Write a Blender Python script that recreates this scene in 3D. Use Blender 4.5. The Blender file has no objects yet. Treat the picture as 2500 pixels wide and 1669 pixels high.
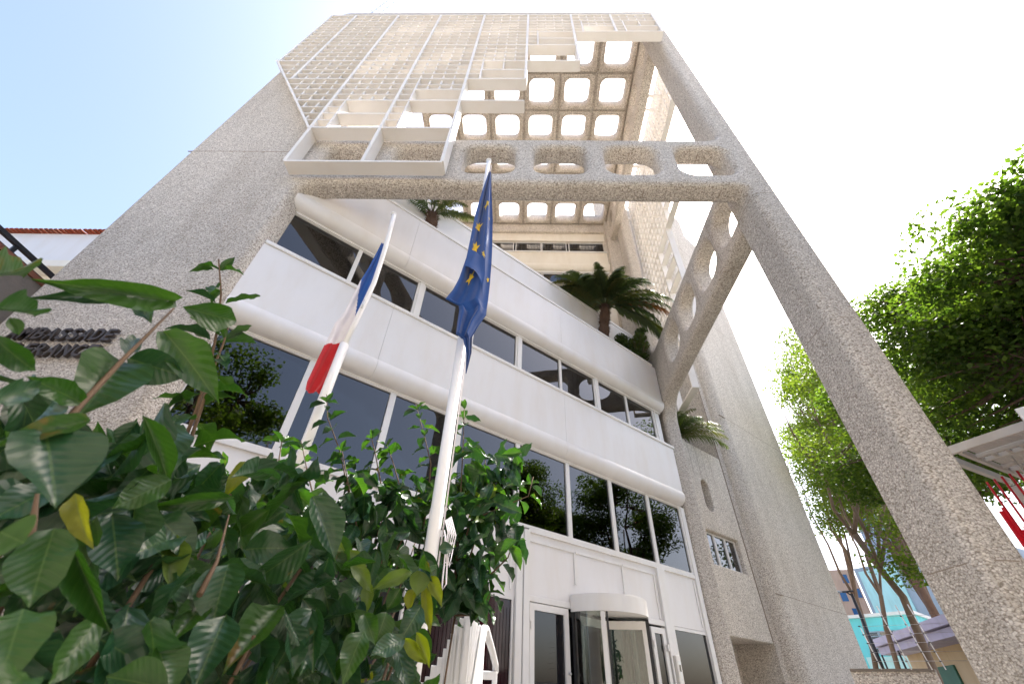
import bpy, bmesh, math, random
import numpy as np
from mathutils import Vector, Matrix
random.seed(7); RNG = np.random.default_rng(7)
PI = math.pi
SC = bpy.context.scene
COL = SC.collection

# ------------------------------------------------------------------ camera
cam_d = bpy.data.cameras.new('camera'); cam = bpy.data.objects.new('camera', cam_d); COL.objects.link(cam)
yaw, pit, rol = -0.0426525809, 0.699704124, 0.0481495809
fw = Vector((math.sin(yaw)*math.cos(pit), math.cos(yaw)*math.cos(pit), math.sin(pit)))
r0 = Vector((math.cos(yaw), -math.sin(yaw), 0)); u0 = r0.cross(fw)
rt = r0*math.cos(rol)+u0*math.sin(rol); up = -r0*math.sin(rol)+u0*math.cos(rol)
cam.matrix_world = Matrix(((rt.x, up.x, -fw.x, 0), (rt.y, up.y, -fw.y, 0), (rt.z, up.z, -fw.z, 0), (0, 0, 0, 1)))
cam_d.sensor_width = 36; cam_d.lens = 36*1029.4/2500; cam_d.clip_start = 0.05; cam_d.clip_end = 2000
cam_d.dof.use_dof = True; cam_d.dof.focus_distance = 9.0; cam_d.dof.aperture_fstop = 6.3
SC.camera = cam
# ------------------------------------------------------------------ sky, sun, exposure
SUN_EL, SUN_AZ = math.radians(57), math.radians(50)      # azimuth from +Y towards +X
w = bpy.data.worlds.new('World'); SC.world = w; w.use_nodes = True
nt = w.node_tree; bg = nt.nodes['Background']; sky = nt.nodes.new('ShaderNodeTexSky')
sky.sky_type = 'NISHITA'; sky.sun_disc = False; sky.sun_elevation = SUN_EL; sky.sun_rotation = SUN_AZ
sky.air_density = 1.0; sky.dust_density = 10; sky.ozone_density = 1.0; sky.altitude = 900
nt.links.new(sky.outputs[0], bg.inputs[0]); bg.inputs[1].default_value = 0.13
sl = bpy.data.lights.new('sun', 'SUN'); sl.energy = 3.2; sl.angle = math.radians(0.5); sl.color = (1, .95, .88)
so = bpy.data.objects.new('sun', sl); COL.objects.link(so)
sd = Vector((math.sin(SUN_AZ)*math.cos(SUN_EL), math.cos(SUN_AZ)*math.cos(SUN_EL), math.sin(SUN_EL)))
so.rotation_euler = (-sd).to_track_quat('-Z', 'Y').to_euler(); so.location = sd*60
SC.view_settings.view_transform = 'Standard'; SC.view_settings.look = 'None'
SC.view_settings.exposure = 1.95; SC.view_settings.gamma = 1; SC.view_settings.use_curve_mapping = False
SC.cycles.max_bounces = 10; SC.cycles.diffuse_bounces = 5; SC.cycles.transparent_max_bounces = 12

# ------------------------------------------------------------------ materials
def mat(name, col=(.5, .5, .5), rough=.6, metal=0, spec=.5):
    m = bpy.data.materials.new(name); m.use_nodes = True
    b = m.node_tree.nodes['Principled BSDF']
    b.inputs['Base Color'].default_value = (*col, 1); b.inputs['Roughness'].default_value = rough
    b.inputs['Metallic'].default_value = metal; b.inputs['Specular IOR Level'].default_value = spec
    m.diffuse_color = (*col, 1)
    return m, m.node_tree, b
def N(nt, t, **k):
    n = nt.nodes.new(t)
    for a, v in k.items():
        if a.startswith('i_'): n.inputs[a[2:].replace('_', ' ')].default_value = v
        else: setattr(n, a, v)
    return n
def pos(nt, sx=1, sy=1, sz=1):
    g = N(nt, 'ShaderNodeNewGeometry'); v = N(nt, 'ShaderNodeVectorMath', operation='MULTIPLY'); v.inputs[1].default_value = (sx, sy, sz)
    nt.links.new(g.outputs['Position'], v.inputs[0]); return v.outputs[0]
def ramp(nt, fac, stops):
    r = N(nt, 'ShaderNodeValToRGB'); e = r.color_ramp.elements
    while len(e) < len(stops): e.new(.5)
    for i, (p, c) in enumerate(stops): e[i].position = p; e[i].color = (*c, 1)
    nt.links.new(fac, r.inputs[0]); return r.outputs[0]
def noise(nt, vec, scale, detail=4, rough=.5):
    n = N(nt, 'ShaderNodeTexNoise'); n.inputs['Scale'].default_value = scale; n.inputs['Detail'].default_value = detail; n.inputs['Roughness'].default_value = rough
    nt.links.new(vec, n.inputs['Vector']); return n.outputs['Fac']
def mix(nt, fac, a, b, mode='MIX'):
    m = N(nt, 'ShaderNodeMix', data_type='RGBA', blend_type=mode)
    for s, v in ((0, fac), (6, a), (7, b)):
        if hasattr(v, 'is_linked') or hasattr(v, 'links'): nt.links.new(v, m.inputs[s])
        else: m.inputs[s].default_value = v if s == 0 else (*v, 1)
    return m.outputs[2]
def bump(nt, b, h, strength=.3, dist=.02):
    n = N(nt, 'ShaderNodeBump'); n.inputs['Strength'].default_value = strength; n.inputs['Distance'].default_value = dist
    nt.links.new(h, n.inputs['Height']); nt.links.new(n.outputs[0], b.inputs['Normal'])

def aggregate(name, tint=(1, 1, 1), size=.027, strength=.85, lo=.54, hi=.71, dist=.012):
    m, nt, b = mat(name, rough=.85, spec=.25)
    v = N(nt, 'ShaderNodeTexVoronoi'); v.inputs['Scale'].default_value = 1/size
    p = pos(nt, .85, .85, 1.15)
    nz = N(nt, 'ShaderNodeTexNoise'); nz.inputs['Scale'].default_value = 1.2/size; nt.links.new(p, nz.inputs['Vector'])
    dv = N(nt, 'ShaderNodeVectorMath', operation='MULTIPLY_ADD'); dv.inputs[1].default_value = (size*.9,)*3
    nt.links.new(nz.outputs['Color'], dv.inputs[0]); nt.links.new(p, dv.inputs[2]); nt.links.new(dv.outputs[0], v.inputs['Vector'])
    sp = N(nt, 'ShaderNodeSeparateColor'); nt.links.new(v.outputs['Color'], sp.inputs[0])
    t = [lo*.82, lo, (lo+hi)/2, hi, min(.82, hi*1.15)]
    c = ramp(nt, sp.outputs[0], [(0, (t[0]*1.0, t[0]*.93, t[0]*.86)), (.2, (t[1], t[1]*.96, t[1]*.9)), (.5, (t[2], t[2]*.96, t[2]*.9)), (.8, (t[3], t[3]*.965, t[3]*.91)), (1, (t[4], t[4]*.98, t[4]*.94))])
    gap = ramp(nt, v.outputs['Distance'], [(.0, (1, 1, 1)), (.46, (1, 1, 1)), (.80, (.50, .47, .44))])
    c = mix(nt, 1.0, c, gap, 'MULTIPLY')
    big = ramp(nt, noise(nt, pos(nt, 1.1, 1.1, .22), .9, 5, .6), [(.25, (.84, .81, .775)), (.5, (.97, .955, .935)), (.75, (1.05, 1.035, 1.02))])
    c = mix(nt, 1.0, c, big, 'MULTIPLY'); c = mix(nt, 1.0, c, tuple(a*b_ for a, b_ in zip(tint, (1.0, .965, .935))), 'MULTIPLY')
    nt.links.new(c, b.inputs['Base Color'])
    inv = N(nt, 'ShaderNodeMath', operation='SUBTRACT'); inv.inputs[0].default_value = 1; nt.links.new(v.outputs['Distance'], inv.inputs[1])
    bump(nt, b, inv.outputs[0], strength, dist)
    return m
def paint(name, col, rough=.45, dirt=.12, streak=True, bumpy=.04):
    m, nt, b = mat(name, col, rough)
    n1 = noise(nt, pos(nt, 1.6, 1.6, .45) if streak else pos(nt), 1.1, 6, .62)
    c = ramp(nt, n1, [(.28, tuple(x*(1-dirt)*k for x, k in zip(col, (1, .975, .94)))), (.55, col), (.8, tuple(min(1, x*1.02) for x in col))])
    nt.links.new(c, b.inputs['Base Color'])
    bump(nt, b, noise(nt, pos(nt), 14, 3), bumpy, .01)
    return m
def glass_dark(name, col=(.005, .006, .007), wob=.012, ior=2.0, rough=.015):
    m, nt, b = mat(name, col, rough); b.inputs['IOR'].default_value = ior
    bump(nt, b, noise(nt, pos(nt), .8, 2), wob, .2)
    return m
M = {}
M['agg'] = aggregate('exposed aggregate concrete')
M['agg_bounce'] = aggregate('aggregate lightened for bounce', (1.12, 1.11, 1.09))  # tint raised to stand in for bounce light on the coffers
M['agg_rear'] = aggregate('fine aggregate slab', (1.10, 1.10, 1.09), size=.028, strength=.6)
M['joint'], _, _ = mat('brown joint sealant', (.30, .24, .19), .8)
M['white'] = paint('white painted metal panel', (.725, .705, .70), .42, .045, True, .015)
M['frame'] = paint('white window frame', (.72, .705, .69), .38, .05)
M['screen'] = paint('off white screen paint', (.76, .725, .685), .45, .06, False)
M['cream'] = paint('cream wall paint', (.78, .72, .62), .55, .08)
M['glass'] = glass_dark('dark window glass')
M['glass2'] = glass_dark('dark tinted door glass', (.008, .008, .01), .01, 1.6)
M['redglass'] = glass_dark('dark red tinted glass', (.018, .003, .006), .05, 1.45, .06)
m, nt, b = mat('clear door glass', (.9, .95, .93), .02); tb = N(nt, 'ShaderNodeBsdfTransparent'); tb.inputs[0].default_value = (.62, .68, .66, 1); gl = N(nt, 'ShaderNodeBsdfGlossy'); gl.inputs['Roughness'].default_value = .01; fr_ = N(nt, 'ShaderNodeFresnel'); fr_.inputs[0].default_value = 1.9; ms = N(nt, 'ShaderNodeMixShader')
nt.links.new(fr_.outputs[0], ms.inputs[0]); nt.links.new(tb.outputs[0], ms.inputs[1]); nt.links.new(gl.outputs[0], ms.inputs[2]); nt.links.new(ms.outputs[0], nt.nodes['Material Output'].inputs[0]); M['clear'] = m
m = m.copy(); m.name = 'tinted window glass'; m.node_tree.nodes['Transparent BSDF'].inputs[0].default_value = (.13, .14, .15, 1); M['win'] = m
nt = m.node_tree; bp = N(nt, 'ShaderNodeBump'); bp.inputs['Strength'].default_value = .012; bp.inputs['Distance'].default_value = .2; nt.links.new(noise(nt, pos(nt), .8, 2), bp.inputs['Height']); nt.links.new(bp.outputs[0], nt.nodes['Glossy BSDF'].inputs['Normal'])
M['ceil'], _, _ = mat('office ceiling board', (.45, .44, .42), .9)
m, nt, b = mat('lit ceiling lamp', (.9, .9, .85), .5); b.inputs['Emission Color'].default_value = (1, .97, .9, 1); b.inputs['Emission Strength'].default_value = .35; M['lamp'] = m
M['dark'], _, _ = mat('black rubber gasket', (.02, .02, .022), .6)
M['steel'], _, _ = mat('brushed steel', (.6, .6, .6), .3, 1)
M['pole'] = paint('white gloss pole paint', (.82, .82, .83), .28, .05, False, .01)
M['bronze'] = paint('dark bronze letters', (.055, .043, .038), .5, .3, False)
M['bronze_gold'] = paint('tarnished brass', (.22, .16, .06), .4, .5, False)

# ------------------------------------------------------------------ helpers
def link(name, me, material=None, parent=None, kind=None, smooth=False):
    o = bpy.data.objects.new(name, me); COL.objects.link(o)
    if material is not None and not me.materials: me.materials.append(material)
    if parent is not None: o.parent = parent
    if kind: o['kind'] = kind
    if smooth:
        me.polygons.foreach_set('use_smooth', [True]*len(me.polygons))
    return o
def bmobj(name, bm, material, parent=None, kind=None, smooth=False):
    me = bpy.data.meshes.new(name); bm.to_mesh(me); bm.free()
    return link(name, me, material, parent, kind, smooth)
def thing(name, label, cat, loc=(0, 0, 0), group=None, rz=0):
    o = bpy.data.objects.new(name, None); COL.objects.link(o); o.location = loc; o.rotation_euler = (0, 0, rz)
    o['label'] = label; o['category'] = cat
    if group: o['group'] = group
    return o
def tag(o, label, cat, group=None):
    o['label'] = label; o['category'] = cat
    if group: o['group'] = group
    return o
def frame_box(bm, O, ax, ay, az, a, b, c):
    """box spanned by three (unit) axes, ranges a, b, c along them"""
    vs = [bm.verts.new(O+ax*a[i]+ay*b[j]+az*c[k]) for k in (0, 1) for j in (0, 1) for i in (0, 1)]
    for f in ((0, 2, 3, 1), (4, 5, 7, 6), (0, 1, 5, 4), (2, 6, 7, 3), (0, 4, 6, 2), (1, 3, 7, 5)):
        bm.faces.new([vs[i] for i in f])
X, Y, Z = Vector((1, 0, 0)), Vector((0, 1, 0)), Vector((0, 0, 1)); O0 = Vector((0, 0, 0))
def box(bm, x0, x1, y0, y1, z0, z1): frame_box(bm, O0, X, Y, Z, (x0, x1), (y0, y1), (z0, z1))
def bevel(bm, w, seg=1):
    bmesh.ops.recalc_face_normals(bm, faces=bm.faces)
    bmesh.ops.bevel(bm, geom=[e for e in bm.edges], offset=w, segments=seg, affect='EDGES', profile=.5)
def boxo(name, x0, x1, y0, y1, z0, z1, m, parent=None, bw=.006):
    bm = bmesh.new(); box(bm, x0, x1, y0, y1, z0, z1)
    if bw: bevel(bm, bw)
    return bmobj(name, bm, m, parent)
def tube(bm, pts, rad, seg=10, caps=True):
    pts = [Vector(p) for p in pts]; rad = rad if isinstance(rad, (list, tuple)) else [rad]*len(pts)
    rings = []; ref = None
    for i, p in enumerate(pts):
        d = (pts[min(i+1, len(pts)-1)]-pts[max(i-1, 0)]).normalized()
        if ref is None: ref = d.orthogonal().normalized()
        s = (ref-d*ref.dot(d)); s = s.normalized() if s.length > 1e-6 else d.orthogonal().normalized(); ref = s
        t = d.cross(s)
        rings.append([bm.verts.new(p+(s*math.cos(2*PI*k/seg)+t*math.sin(2*PI*k/seg))*rad[i]) for k in range(seg)])
    for a, b in zip(rings, rings[1:]):
        for k in range(seg):
            f = bm.faces.new((a[k], a[(k+1) % seg], b[(k+1) % seg], b[k])); f.smooth = True
    if caps:
        bm.faces.new(rings[0][::-1]); bm.faces.new(rings[-1])
def arcpts(cx, cy, r, a0, a1, n=6):
    return [(cx+r*math.cos(math.radians(a0+(a1-a0)*i/n)), cy+r*math.sin(math.radians(a0+(a1-a0)*i/n))) for i in range(n+1)]
def rrect(x0, x1, y0, y1, r, n=7):
    r = min(r, (x1-x0)/2-.01, (y1-y0)/2-.01)
    return arcpts(x1-r, y0+r, r, -90, 0, n)+arcpts(x1-r, y1-r, r, 0, 90, n)+arcpts(x0+r, y1-r, r, 90, 180, n)+arcpts(x0+r, y0+r, r, 180, 270, n)
def plate(name, loops, d0, d1, bw, mapf, m, parent=None, res=4):
    """cast plate: 2-D outlines (first outer, rest holes) given thickness and rounded edges; mapf(a, b, depth) -> world"""
    cu = bpy.data.curves.new(name, 'CURVE'); cu.dimensions = '2D'; cu.fill_mode = 'BOTH'
    for L in loops:
        s = cu.splines.new('POLY'); s.points.add(len(L)-1)
        for p, q in zip(s.points, L): p.co = (q[0], q[1], 0, 1)
        s.use_cyclic_u = True
    cu.extrude = abs(d1-d0)/2-bw; cu.bevel_depth = bw; cu.bevel_resolution = res; cu.offset = -bw
    ob = bpy.data.objects.new('tmp', cu); COL.objects.link(ob)
    me = bpy.data.meshes.new_from_object(ob.evaluated_get(bpy.context.evaluated_depsgraph_get()))
    bpy.data.objects.remove(ob); bpy.data.curves.remove(cu)
    mid = (d0+d1)/2
    for v in me.vertices: v.co = mapf(v.co.x, v.co.y, mid+v.co.z)
    bm = bmesh.new(); bm.from_mesh(me); bmesh.ops.remove_doubles(bm, verts=bm.verts, dist=.0008)
    bmesh.ops.recalc_face_normals(bm, faces=bm.faces); bm.to_mesh(me); bm.free()
    me.materials.clear(); o = link(name, me, m, parent)
    try: me.set_sharp_from_angle(angle=math.radians(40))
    except Exception: pass
    me.polygons.foreach_set('use_smooth', [True]*len(me.polygons))
    return o
mXZ = lambda a, b, d: Vector((a, d, b))     # a = x, b = z, depth = y
mYZ = lambda a, b, d: Vector((d, a, b))     # a = y, b = z, depth = x
mXY = lambda a, b, d: Vector((a, b, d))

# oblique facade frame: E runs along the facade to the right, NF points out of it towards the street
HA = 0.888024462; E = Vector((math.sin(HA), math.cos(HA), 0)); NF = Vector((math.cos(HA), -math.sin(HA), 0)); DF = 8.77
OF = NF*(-DF)
def F(t, o, z): return OF+E*t+NF*o+Z*z
def fbox(bm, t0, t1, o0, o1, z0, z1): frame_box(bm, OF, E, NF, Z, (t0, t1), (o0, o1), (z0, z1))
def fboxo(name, t0, t1, o0, o1, z0, z1, m, parent, bw=.006):
    bm = bmesh.new(); fbox(bm, t0, t1, o0, o1, z0, z1)
    if bw: bevel(bm, bw)
    return bmobj(name, bm, m, parent)
mF = lambda a, b, d: F(a, d, b)

# ------------------------------------------------------------------ ground
GZ = -1.6
def paving():
    m, nt, b = mat('grey paving', (.3, .29, .27), .85)
    br = N(nt, 'ShaderNodeTexBrick'); br.inputs['Scale'].default_value = 1.0; br.inputs['Mortar Size'].default_value = .008
    br.inputs['Brick Width'].default_value = .6; br.inputs['Row Height'].default_value = .6; br.offset = 0
    nt.links.new(pos(nt), br.inputs['Vector'])
    br.inputs['Color1'].default_value = (.36, .34, .31, 1); br.inputs['Color2'].default_value = (.30, .29, .27, 1); br.inputs['Mortar'].default_value = (.12, .11, .1, 1)
    c = mix(nt, 1.0, br.outputs['Color'], ramp(nt, noise(nt, pos(nt), 1.5, 6), [(.3, (.8, .8, .8)), (.7, (1.1, 1.1, 1.1))]), 'MULTIPLY')
    nt.links.new(c, b.inputs['Base Color']); return m
M['paving'] = paving()
M['soil'] = paint('dark garden soil', (.07, .05, .035), .95, .4, False, .5)
m, nt, b = mat('asphalt', (.05, .05, .052), .9)
nt.links.new(ramp(nt, noise(nt, pos(nt), 40, 5), [(.3, (.035, .035, .037)), (.7, (.075, .074, .07))]), b.inputs['Base Color']); M['asphalt'] = m
m, nt, b = mat('pale ground', (.14, .135, .11), .95)
nt.links.new(ramp(nt, noise(nt, pos(nt), .3, 6), [(.3, (.10, .10, .08)), (.7, (.19, .18, .15))]), b.inputs['Base Color']); M['ground'] = m
boxo('ground', -700, 700, -700, 700, GZ-1, GZ-.02, M['ground'], bw=0)['kind'] = 'structure'
boxo('road', 9.5, 16.5, -200, 300, GZ-.5, GZ-.004, M['asphalt'], bw=0)['kind'] = 'structure'
boxo('pavement', -30, 9.4, -12, 30, GZ-.5, GZ+.12, M['paving'], bw=0)['kind'] = 'structure'
bm = bmesh.new(); fbox(bm, 2.5, 15.4, -.4, 3.4, GZ, -.6); bevel(bm, .01); bmobj('entrance_platform', bm, M['paving'])['kind'] = 'structure'
bm = bmesh.new()
for i in range(5): fbox(bm, 6.5, 11.5, 3.41+.3*i, 3.71+.3*i, GZ, -.6-.165*(i+1))
bmobj('entrance_steps', bm, M['paving'])['kind'] = 'structure'
boxo('planting_bed', -9.5, .6, -1.2, 4.6, GZ, GZ+.3, M['soil'])['kind'] = 'structure'
# ------------------------------------------------------------------ the embassy building
B = thing('embassy_building', 'tall aggregate concrete building with white ribbon facade, pierced portal frame and square grid screens', 'building', (0, 0, 0))
YF, YB = 5.75, 6.35
XC = [-5.18, -3.17, -1.15, .86, 2.87, 4.87]          # oval openings of the mid beam
outer = [(-10.03, GZ-.2), (-6.12, GZ-.2)]+arcpts(-5.6, 9.78, .52, 180, 90, 6)+[(5.32, 10.3)]+arcpts(5.32, 10.0, .3, 90, 0, 5)+[(5.62, GZ-.2), (6.27, GZ-.2), (6.27, 26.9)]+arcpts(5.75, 26.95, .52, 0, 90, 5)+arcpts(-9.5, 26.95, .53, 90, 180, 5)
voids = [rrect(-6.3, 5.62, 12.85, 24.7, .42)]
ovals = [rrect(c-.74, c+.74, 10.86, 12.36, .40, 8) for c in XC]
topov = [rrect(c-.66, c+.66, 25.0, 26.2, .45, 6) for c in XC]
plate('portal_frame', [outer]+voids+ovals+topov, YF, YB, .17, mXZ, M['agg'], B, 5)
# rear core of the corner leg, running back behind the face
leg = [(5.612, 6.1), (6.2, 6.1), (6.68, 6.3), (6.68, 6.66), (5.612, 6.66)]
plate('corner_leg', [leg], GZ-.2, 26.6, .05, mXY, M['agg'], B, 2)
# cast joints of the frame
def jbox(x0, x1, y0, y1, z0, z1): boxo('joint', x0, x1, y0, y1, z0, z1, M['joint'], B, 0)
for a in XC[1:]:
    jbox(a+.04, a+.056, YF-.003, YF+.02, 12.52, 12.70); jbox(a+.14, a+.156, YF-.003, YF+.02, 10.46, 10.70)
    jbox(a+.04, a+.056, YF+.18, YB-.18, 12.34, 12.364); jbox(a+.14, a+.156, YF+.18, YB-.18, 10.297, 10.32)
for z in (2.6, 11.9, 19.5): jbox(-10.033, -6.3, YF-.004, YF+.02, z, z+.025)
for z in (1.5, 5.6, 9.9, 14.6, 19.8, 24.2):
    jbox(5.8, 6.1, YF-.003, YF+.02, z, z+.014); jbox(5.609, 5.63, 6.12, 6.6, z, z+.014); jbox(5.617, 5.63, 5.93, 6.11, z, z+.014)
# side mid beam with openings and the slim column at the far right of the facade (one cast piece)
so_ = [(6.2, 10.3)]+[(15.2, 10.3)]+arcpts(15.2, 9.3, 1.0, 90, 0, 6)[1:]+[(16.2, GZ-.2), (17.3, GZ-.2), (17.3, 26.4), (16.2, 26.4), (16.2, 13.6)]+arcpts(15.4, 13.6, .8, 0, -90, 5)+[(6.2, 12.8)]
sh_ = [rrect(c-.73, c+.73, 10.82, 12.33, .5, 8) for c in (7.6, 9.45, 11.45, 13.45)]
plate('pierced_beam', [so_]+sh_, 6.04, 6.68, .17, mYZ, M['agg'], B, 5)
for c in (8.5, 10.45, 12.45, 14.4): boxo('joint', 6.037, 6.06, c, c+.016, 10.48, 12.62, M['joint'], B, 0); boxo('joint', 6.22, 6.5, c, c+.016, 10.297, 10.32, M['joint'], B, 0)
# top side beam with lens openings
plate('pierced_beam', [[(6.3, 24.1), (18.1, 24.1), (18.1, 27.0), (6.3, 27.0)]]+[rrect(c-.62, c+.62, 24.75, 26.1, .55, 8) for c in (7.3, 9.2, 11.15, 13.1, 15.0, 16.9)], 5.63, 6.14, .12, mYZ, M['agg_bounce'], B, 4)
boxo('flank_wall', -10.0, -9.45, 6.2, 18.2, GZ, 26.8, M['agg'], B, 0)
# coffered open roof: every coffer a block of its own
def coffer_mesh():
    bm = bmesh.new(); S = .945; n = 6
    def ring(h, r, z): 
        pts = rrect(-h, h, -h, h, r, n); return [bm.verts.new((x, y*.975, z)) for x, y in pts]
    rings = [ring(S, .06, .14), ring(S, .06, .04), ring(S-.04, .06, 0), ring(S-.1, .3, 0), ring(.76, .36, .02), ring(.715, .36, .08), ring(.70, .34, .2), ring(.69, .33, .62), ring(.80, .33, .66), ring(.86, .33, .63), ring(.86, .33, .13)]
    for a, b in zip(rings, rings[1:]):
        for k in range(len(a)): 
            f = bm.faces.new((a[k], a[(k+1) % len(a)], b[(k+1) % len(a)], b[k])); f.smooth = True
    bmesh.ops.recalc_face_normals(bm, faces=bm.faces)
    me = bpy.data.meshes.new('coffer'); bm.to_mesh(me); bm.free(); me.materials.append(M['agg_bounce']); return me
cme = coffer_mesh(); CX = [-5.37+2.0*i for i in range(6)]; CY = [7.28+1.935*j for j in range(6)]
CX = [4.625-2.0*i for i in range(6)]
for x in CX:
    for y in CY:
        o = link('coffer', cme, parent=B); o.location = (x, y, 26.3)
bm = bmesh.new()
for i in range(7): box(bm, 5.625-2.0*i-.1, 5.625-2.0*i+.1, 6.3, 18.0, 26.40, 27.36)
bmobj('coffer_rib', bm, M['agg'], B)
bm = bmesh.new()
for j in range(7): box(bm, -6.4, 5.6, 6.3125+1.935*j-.1, 6.3125+1.935*j+.1, 26.41, 27.35)
bmobj('coffer_rib', bm, M['agg'], B)
# rear block under the far end of the roof
YR = 18.0
boxo('roof_beam', -9.4, 5.6, 17.93, 18.5, 25.45, 27.3, M['agg_bounce'], B, .03)
boxo('attic_block', -9.4, 6.5, 22, 26, GZ, 27.2, M['agg_rear'], B, 0)
WM = -9.4
def band(z0, z1, y, name='wall_band'): return boxo(name, WM, 5.4, y, 22, z0, z1, M['cream'], B, .01)
band(24.62, 25.6, YR+.12); 
band(21.95, 23.36, YR+.1); band(13.4, 19.42, YR+.1)
def roll_profile(zt, zb, depth, up=.12):
    """half-round soffit bulging from a wall band down to the window head"""
    r = (zt-zb)
    P = [(depth, zt+up), (depth+.01, zt+.04)]
    for i in range(11):
        a = math.radians(28-118*i/10); P.append((depth-.25+.30*math.cos(a)-.005, zt-.17+(r-.17)*math.sin(a) if math.sin(a) < 0 else zt-.17+.17*math.sin(a)/math.sin(math.radians(28))*.9))
    P += [(0, zb), (-.2, zb)]
    return P
def sweep(name, P, t0, t1, mp, m, parent, nseg=1):
    bm = bmesh.new(); A = [[bm.verts.new(mp(t0+(t1-t0)*s/nseg, p[1], p[0])) for p in P] for s in range(nseg+1)]
    for a, b in zip(A, A[1:]):
        for i in range(len(P)-1):
            f = bm.faces.new((a[i], b[i], b[i+1], a[i+1])); f.smooth = True
    bm.faces.new(A[0]); bm.faces.new(A[-1][::-1])
    bmesh.ops.recalc_face_normals(bm, faces=bm.faces)
    me = bpy.data.meshes.new(name); bm.to_mesh(me); bm.free()
    try: me.set_sharp_from_angle(angle=math.radians(38))
    except Exception: pass
    return link(name, me, m, parent)
mR = lambda a, b, d: Vector((a, YR+.1-d+.0, b))
sweep('soffit_roll', [(0, 22.0), (.16, 21.95), (.2, 21.8), (.17, 21.6), (.08, 21.47), (0, 21.42), (-.2, 21.42), (-.2, 22.0)], WM, 5.4, mR, M['cream'], B)
boxo('window_head', WM, 5.4, YR+.14, YR+.4, 21.3, 21.42, M['frame'], B)
def window(parent, mp, a0, a1, z0, z1, m, fr=.05, dep=.06, o=0.0, name='window', bars=None, glassm=None):
    bm = bmesh.new()
    def bx(A0, A1, Z0, Z1, D0, D1):
        P = [mp(a, z, d) for z in (Z0, Z1) for d in (D0, D1) for a in (A0, A1)]
        vs = [bm.verts.new(p) for p in P]
        for f in ((0, 2, 3, 1), (4, 5, 7, 6), (0, 1, 5, 4), (2, 6, 7, 3), (0, 4, 6, 2), (1, 3, 7, 5)): bm.faces.new([vs[i] for i in f])
    bx(a0, a1, z0, z0+fr, o-.04, o+dep); bx(a0, a1, z1-fr, z1, o-.04, o+dep)
    bx(a0, a0+fr, z0+fr, z1-fr, o-.04, o+dep-.002); bx(a1-fr, a1, z0+fr, z1-fr, o-.04, o+dep-.002)
    bmesh.ops.recalc_face_normals(bm, faces=bm.faces)
    f = bmobj(name, bm, m, parent)
    bm = bmesh.new(); bx(a0+fr*.6, a1-fr*.6, z0+fr*.6, z1-fr*.6, o-.03, o+.0)
    bmesh.ops.recalc_face_normals(bm, faces=bm.faces)
    bmobj('pane', bm, glassm or M['glass'], f)
    if bars:
        bm = bmesh.new()
        na, nz = bars
        for i in range(1, na): a = a0+fr+(a1-a0-2*fr)*i/na; bx(a-.008, a+.008, z0+fr, z1-fr, o+.008, o+.02)
        for i in range(1, nz): z = z0+fr+(z1-z0-2*fr)*i/nz; bx(a0+fr, a1-fr, z-.008, z+.008, o+.021, o+.03)
        bmesh.ops.recalc_face_normals(bm, faces=bm.faces)
        bmobj('grille', bm, M['dark'], f)
    return f
mRw = lambda a, b, d: Vector((a, YR+.28-d, b))
for a0, a1 in ((-6.3, -4.6), (-4.55, -2.8), (-2.7, -.97), (-.85, .95), (.97, 2.7), (2.85, 5.38)): window(B, mRw, a0, a1, 23.42, 24.56, M['frame'], .05, bars=(max(4, int((a1-a0)/.22)), 5) if a0 > -1 else None)
for a0, a1 in ((-2.7, -.97), (-.93, .95), (1.0, 2.73), (2.79, 5.38)): window(B, mRw, a0, a1, 19.5, 21.3, M['frame'], .05)
boxo('window_sill', WM, 5.4, YR+.02, YR+.3, 19.38, 19.46, M['frame'], B); boxo('window_sill', WM, 5.4, YR+.02, YR+.3, 23.3, 23.38, M['frame'], B)
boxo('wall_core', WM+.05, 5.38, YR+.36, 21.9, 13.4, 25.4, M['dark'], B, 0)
plate('column', [[(5.42, 17.6), (6.42, 17.6), (6.42, 19.0), (5.42, 19.0)]], 6, 26.4, .16, mXY, M['agg_bounce'], B, 4)

# ---- oblique white facade ----
TL, TR = -1.0, 14.62
TM = [-.87, 1.03, 2.99, 4.93, 6.91, 8.86, 10.79, 12.72, 14.63]
# band between the storeys, its soffit roll and the parapet; panels are separate sheets with open joints
seams = [TL, 2.3, 8.6, TR]
for zb0, zt0 in ((5.65, 7.86), (9.62, 11.9)):
    for i, (a, b_) in enumerate(zip(seams, seams[1:])):
        P = [(.30, zt0)]+[(.30, zb0+.42)]
        for k in range(13):
            an = math.radians(35-130*k/12)
            P.append((.06+.295*math.cos(an), zb0+.30+.30*math.sin(an)))
        P += [(-.25, zb0), (-.25, zt0)]
        a_, b__ = a+(.003 if i else 0), b_-(.003 if i < 2 else 0)
        sweep('wall_panel', P, a_, b__, mF, M['white'], B)
for z in (7.86,):
    bm = bmesh.new(); fbox(bm, TL, TR+.06, -.3, .345, z, z+.12); bevel(bm, .03, 3); bmobj('window_sill', bm, M['frame'], B)
    for s in (2.3, 8.6): fboxo('joint', s-.004, s+.004, .0, .3465, z+.03, z+.1, M['joint'], B, 0)
bm = bmesh.new(); fbox(bm, TL, TR-.2, -.02, .34, 11.9, 12.0); bevel(bm, .02, 2); bmobj('parapet_coping', bm, M['frame'], B)
bm = bmesh.new(); tube(bm, [F(-.9, .2, 12.06), F(TR-.3, .2, 12.06)], .035, 8); bmobj('parapet_rail', bm, M['pole'], B)
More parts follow.
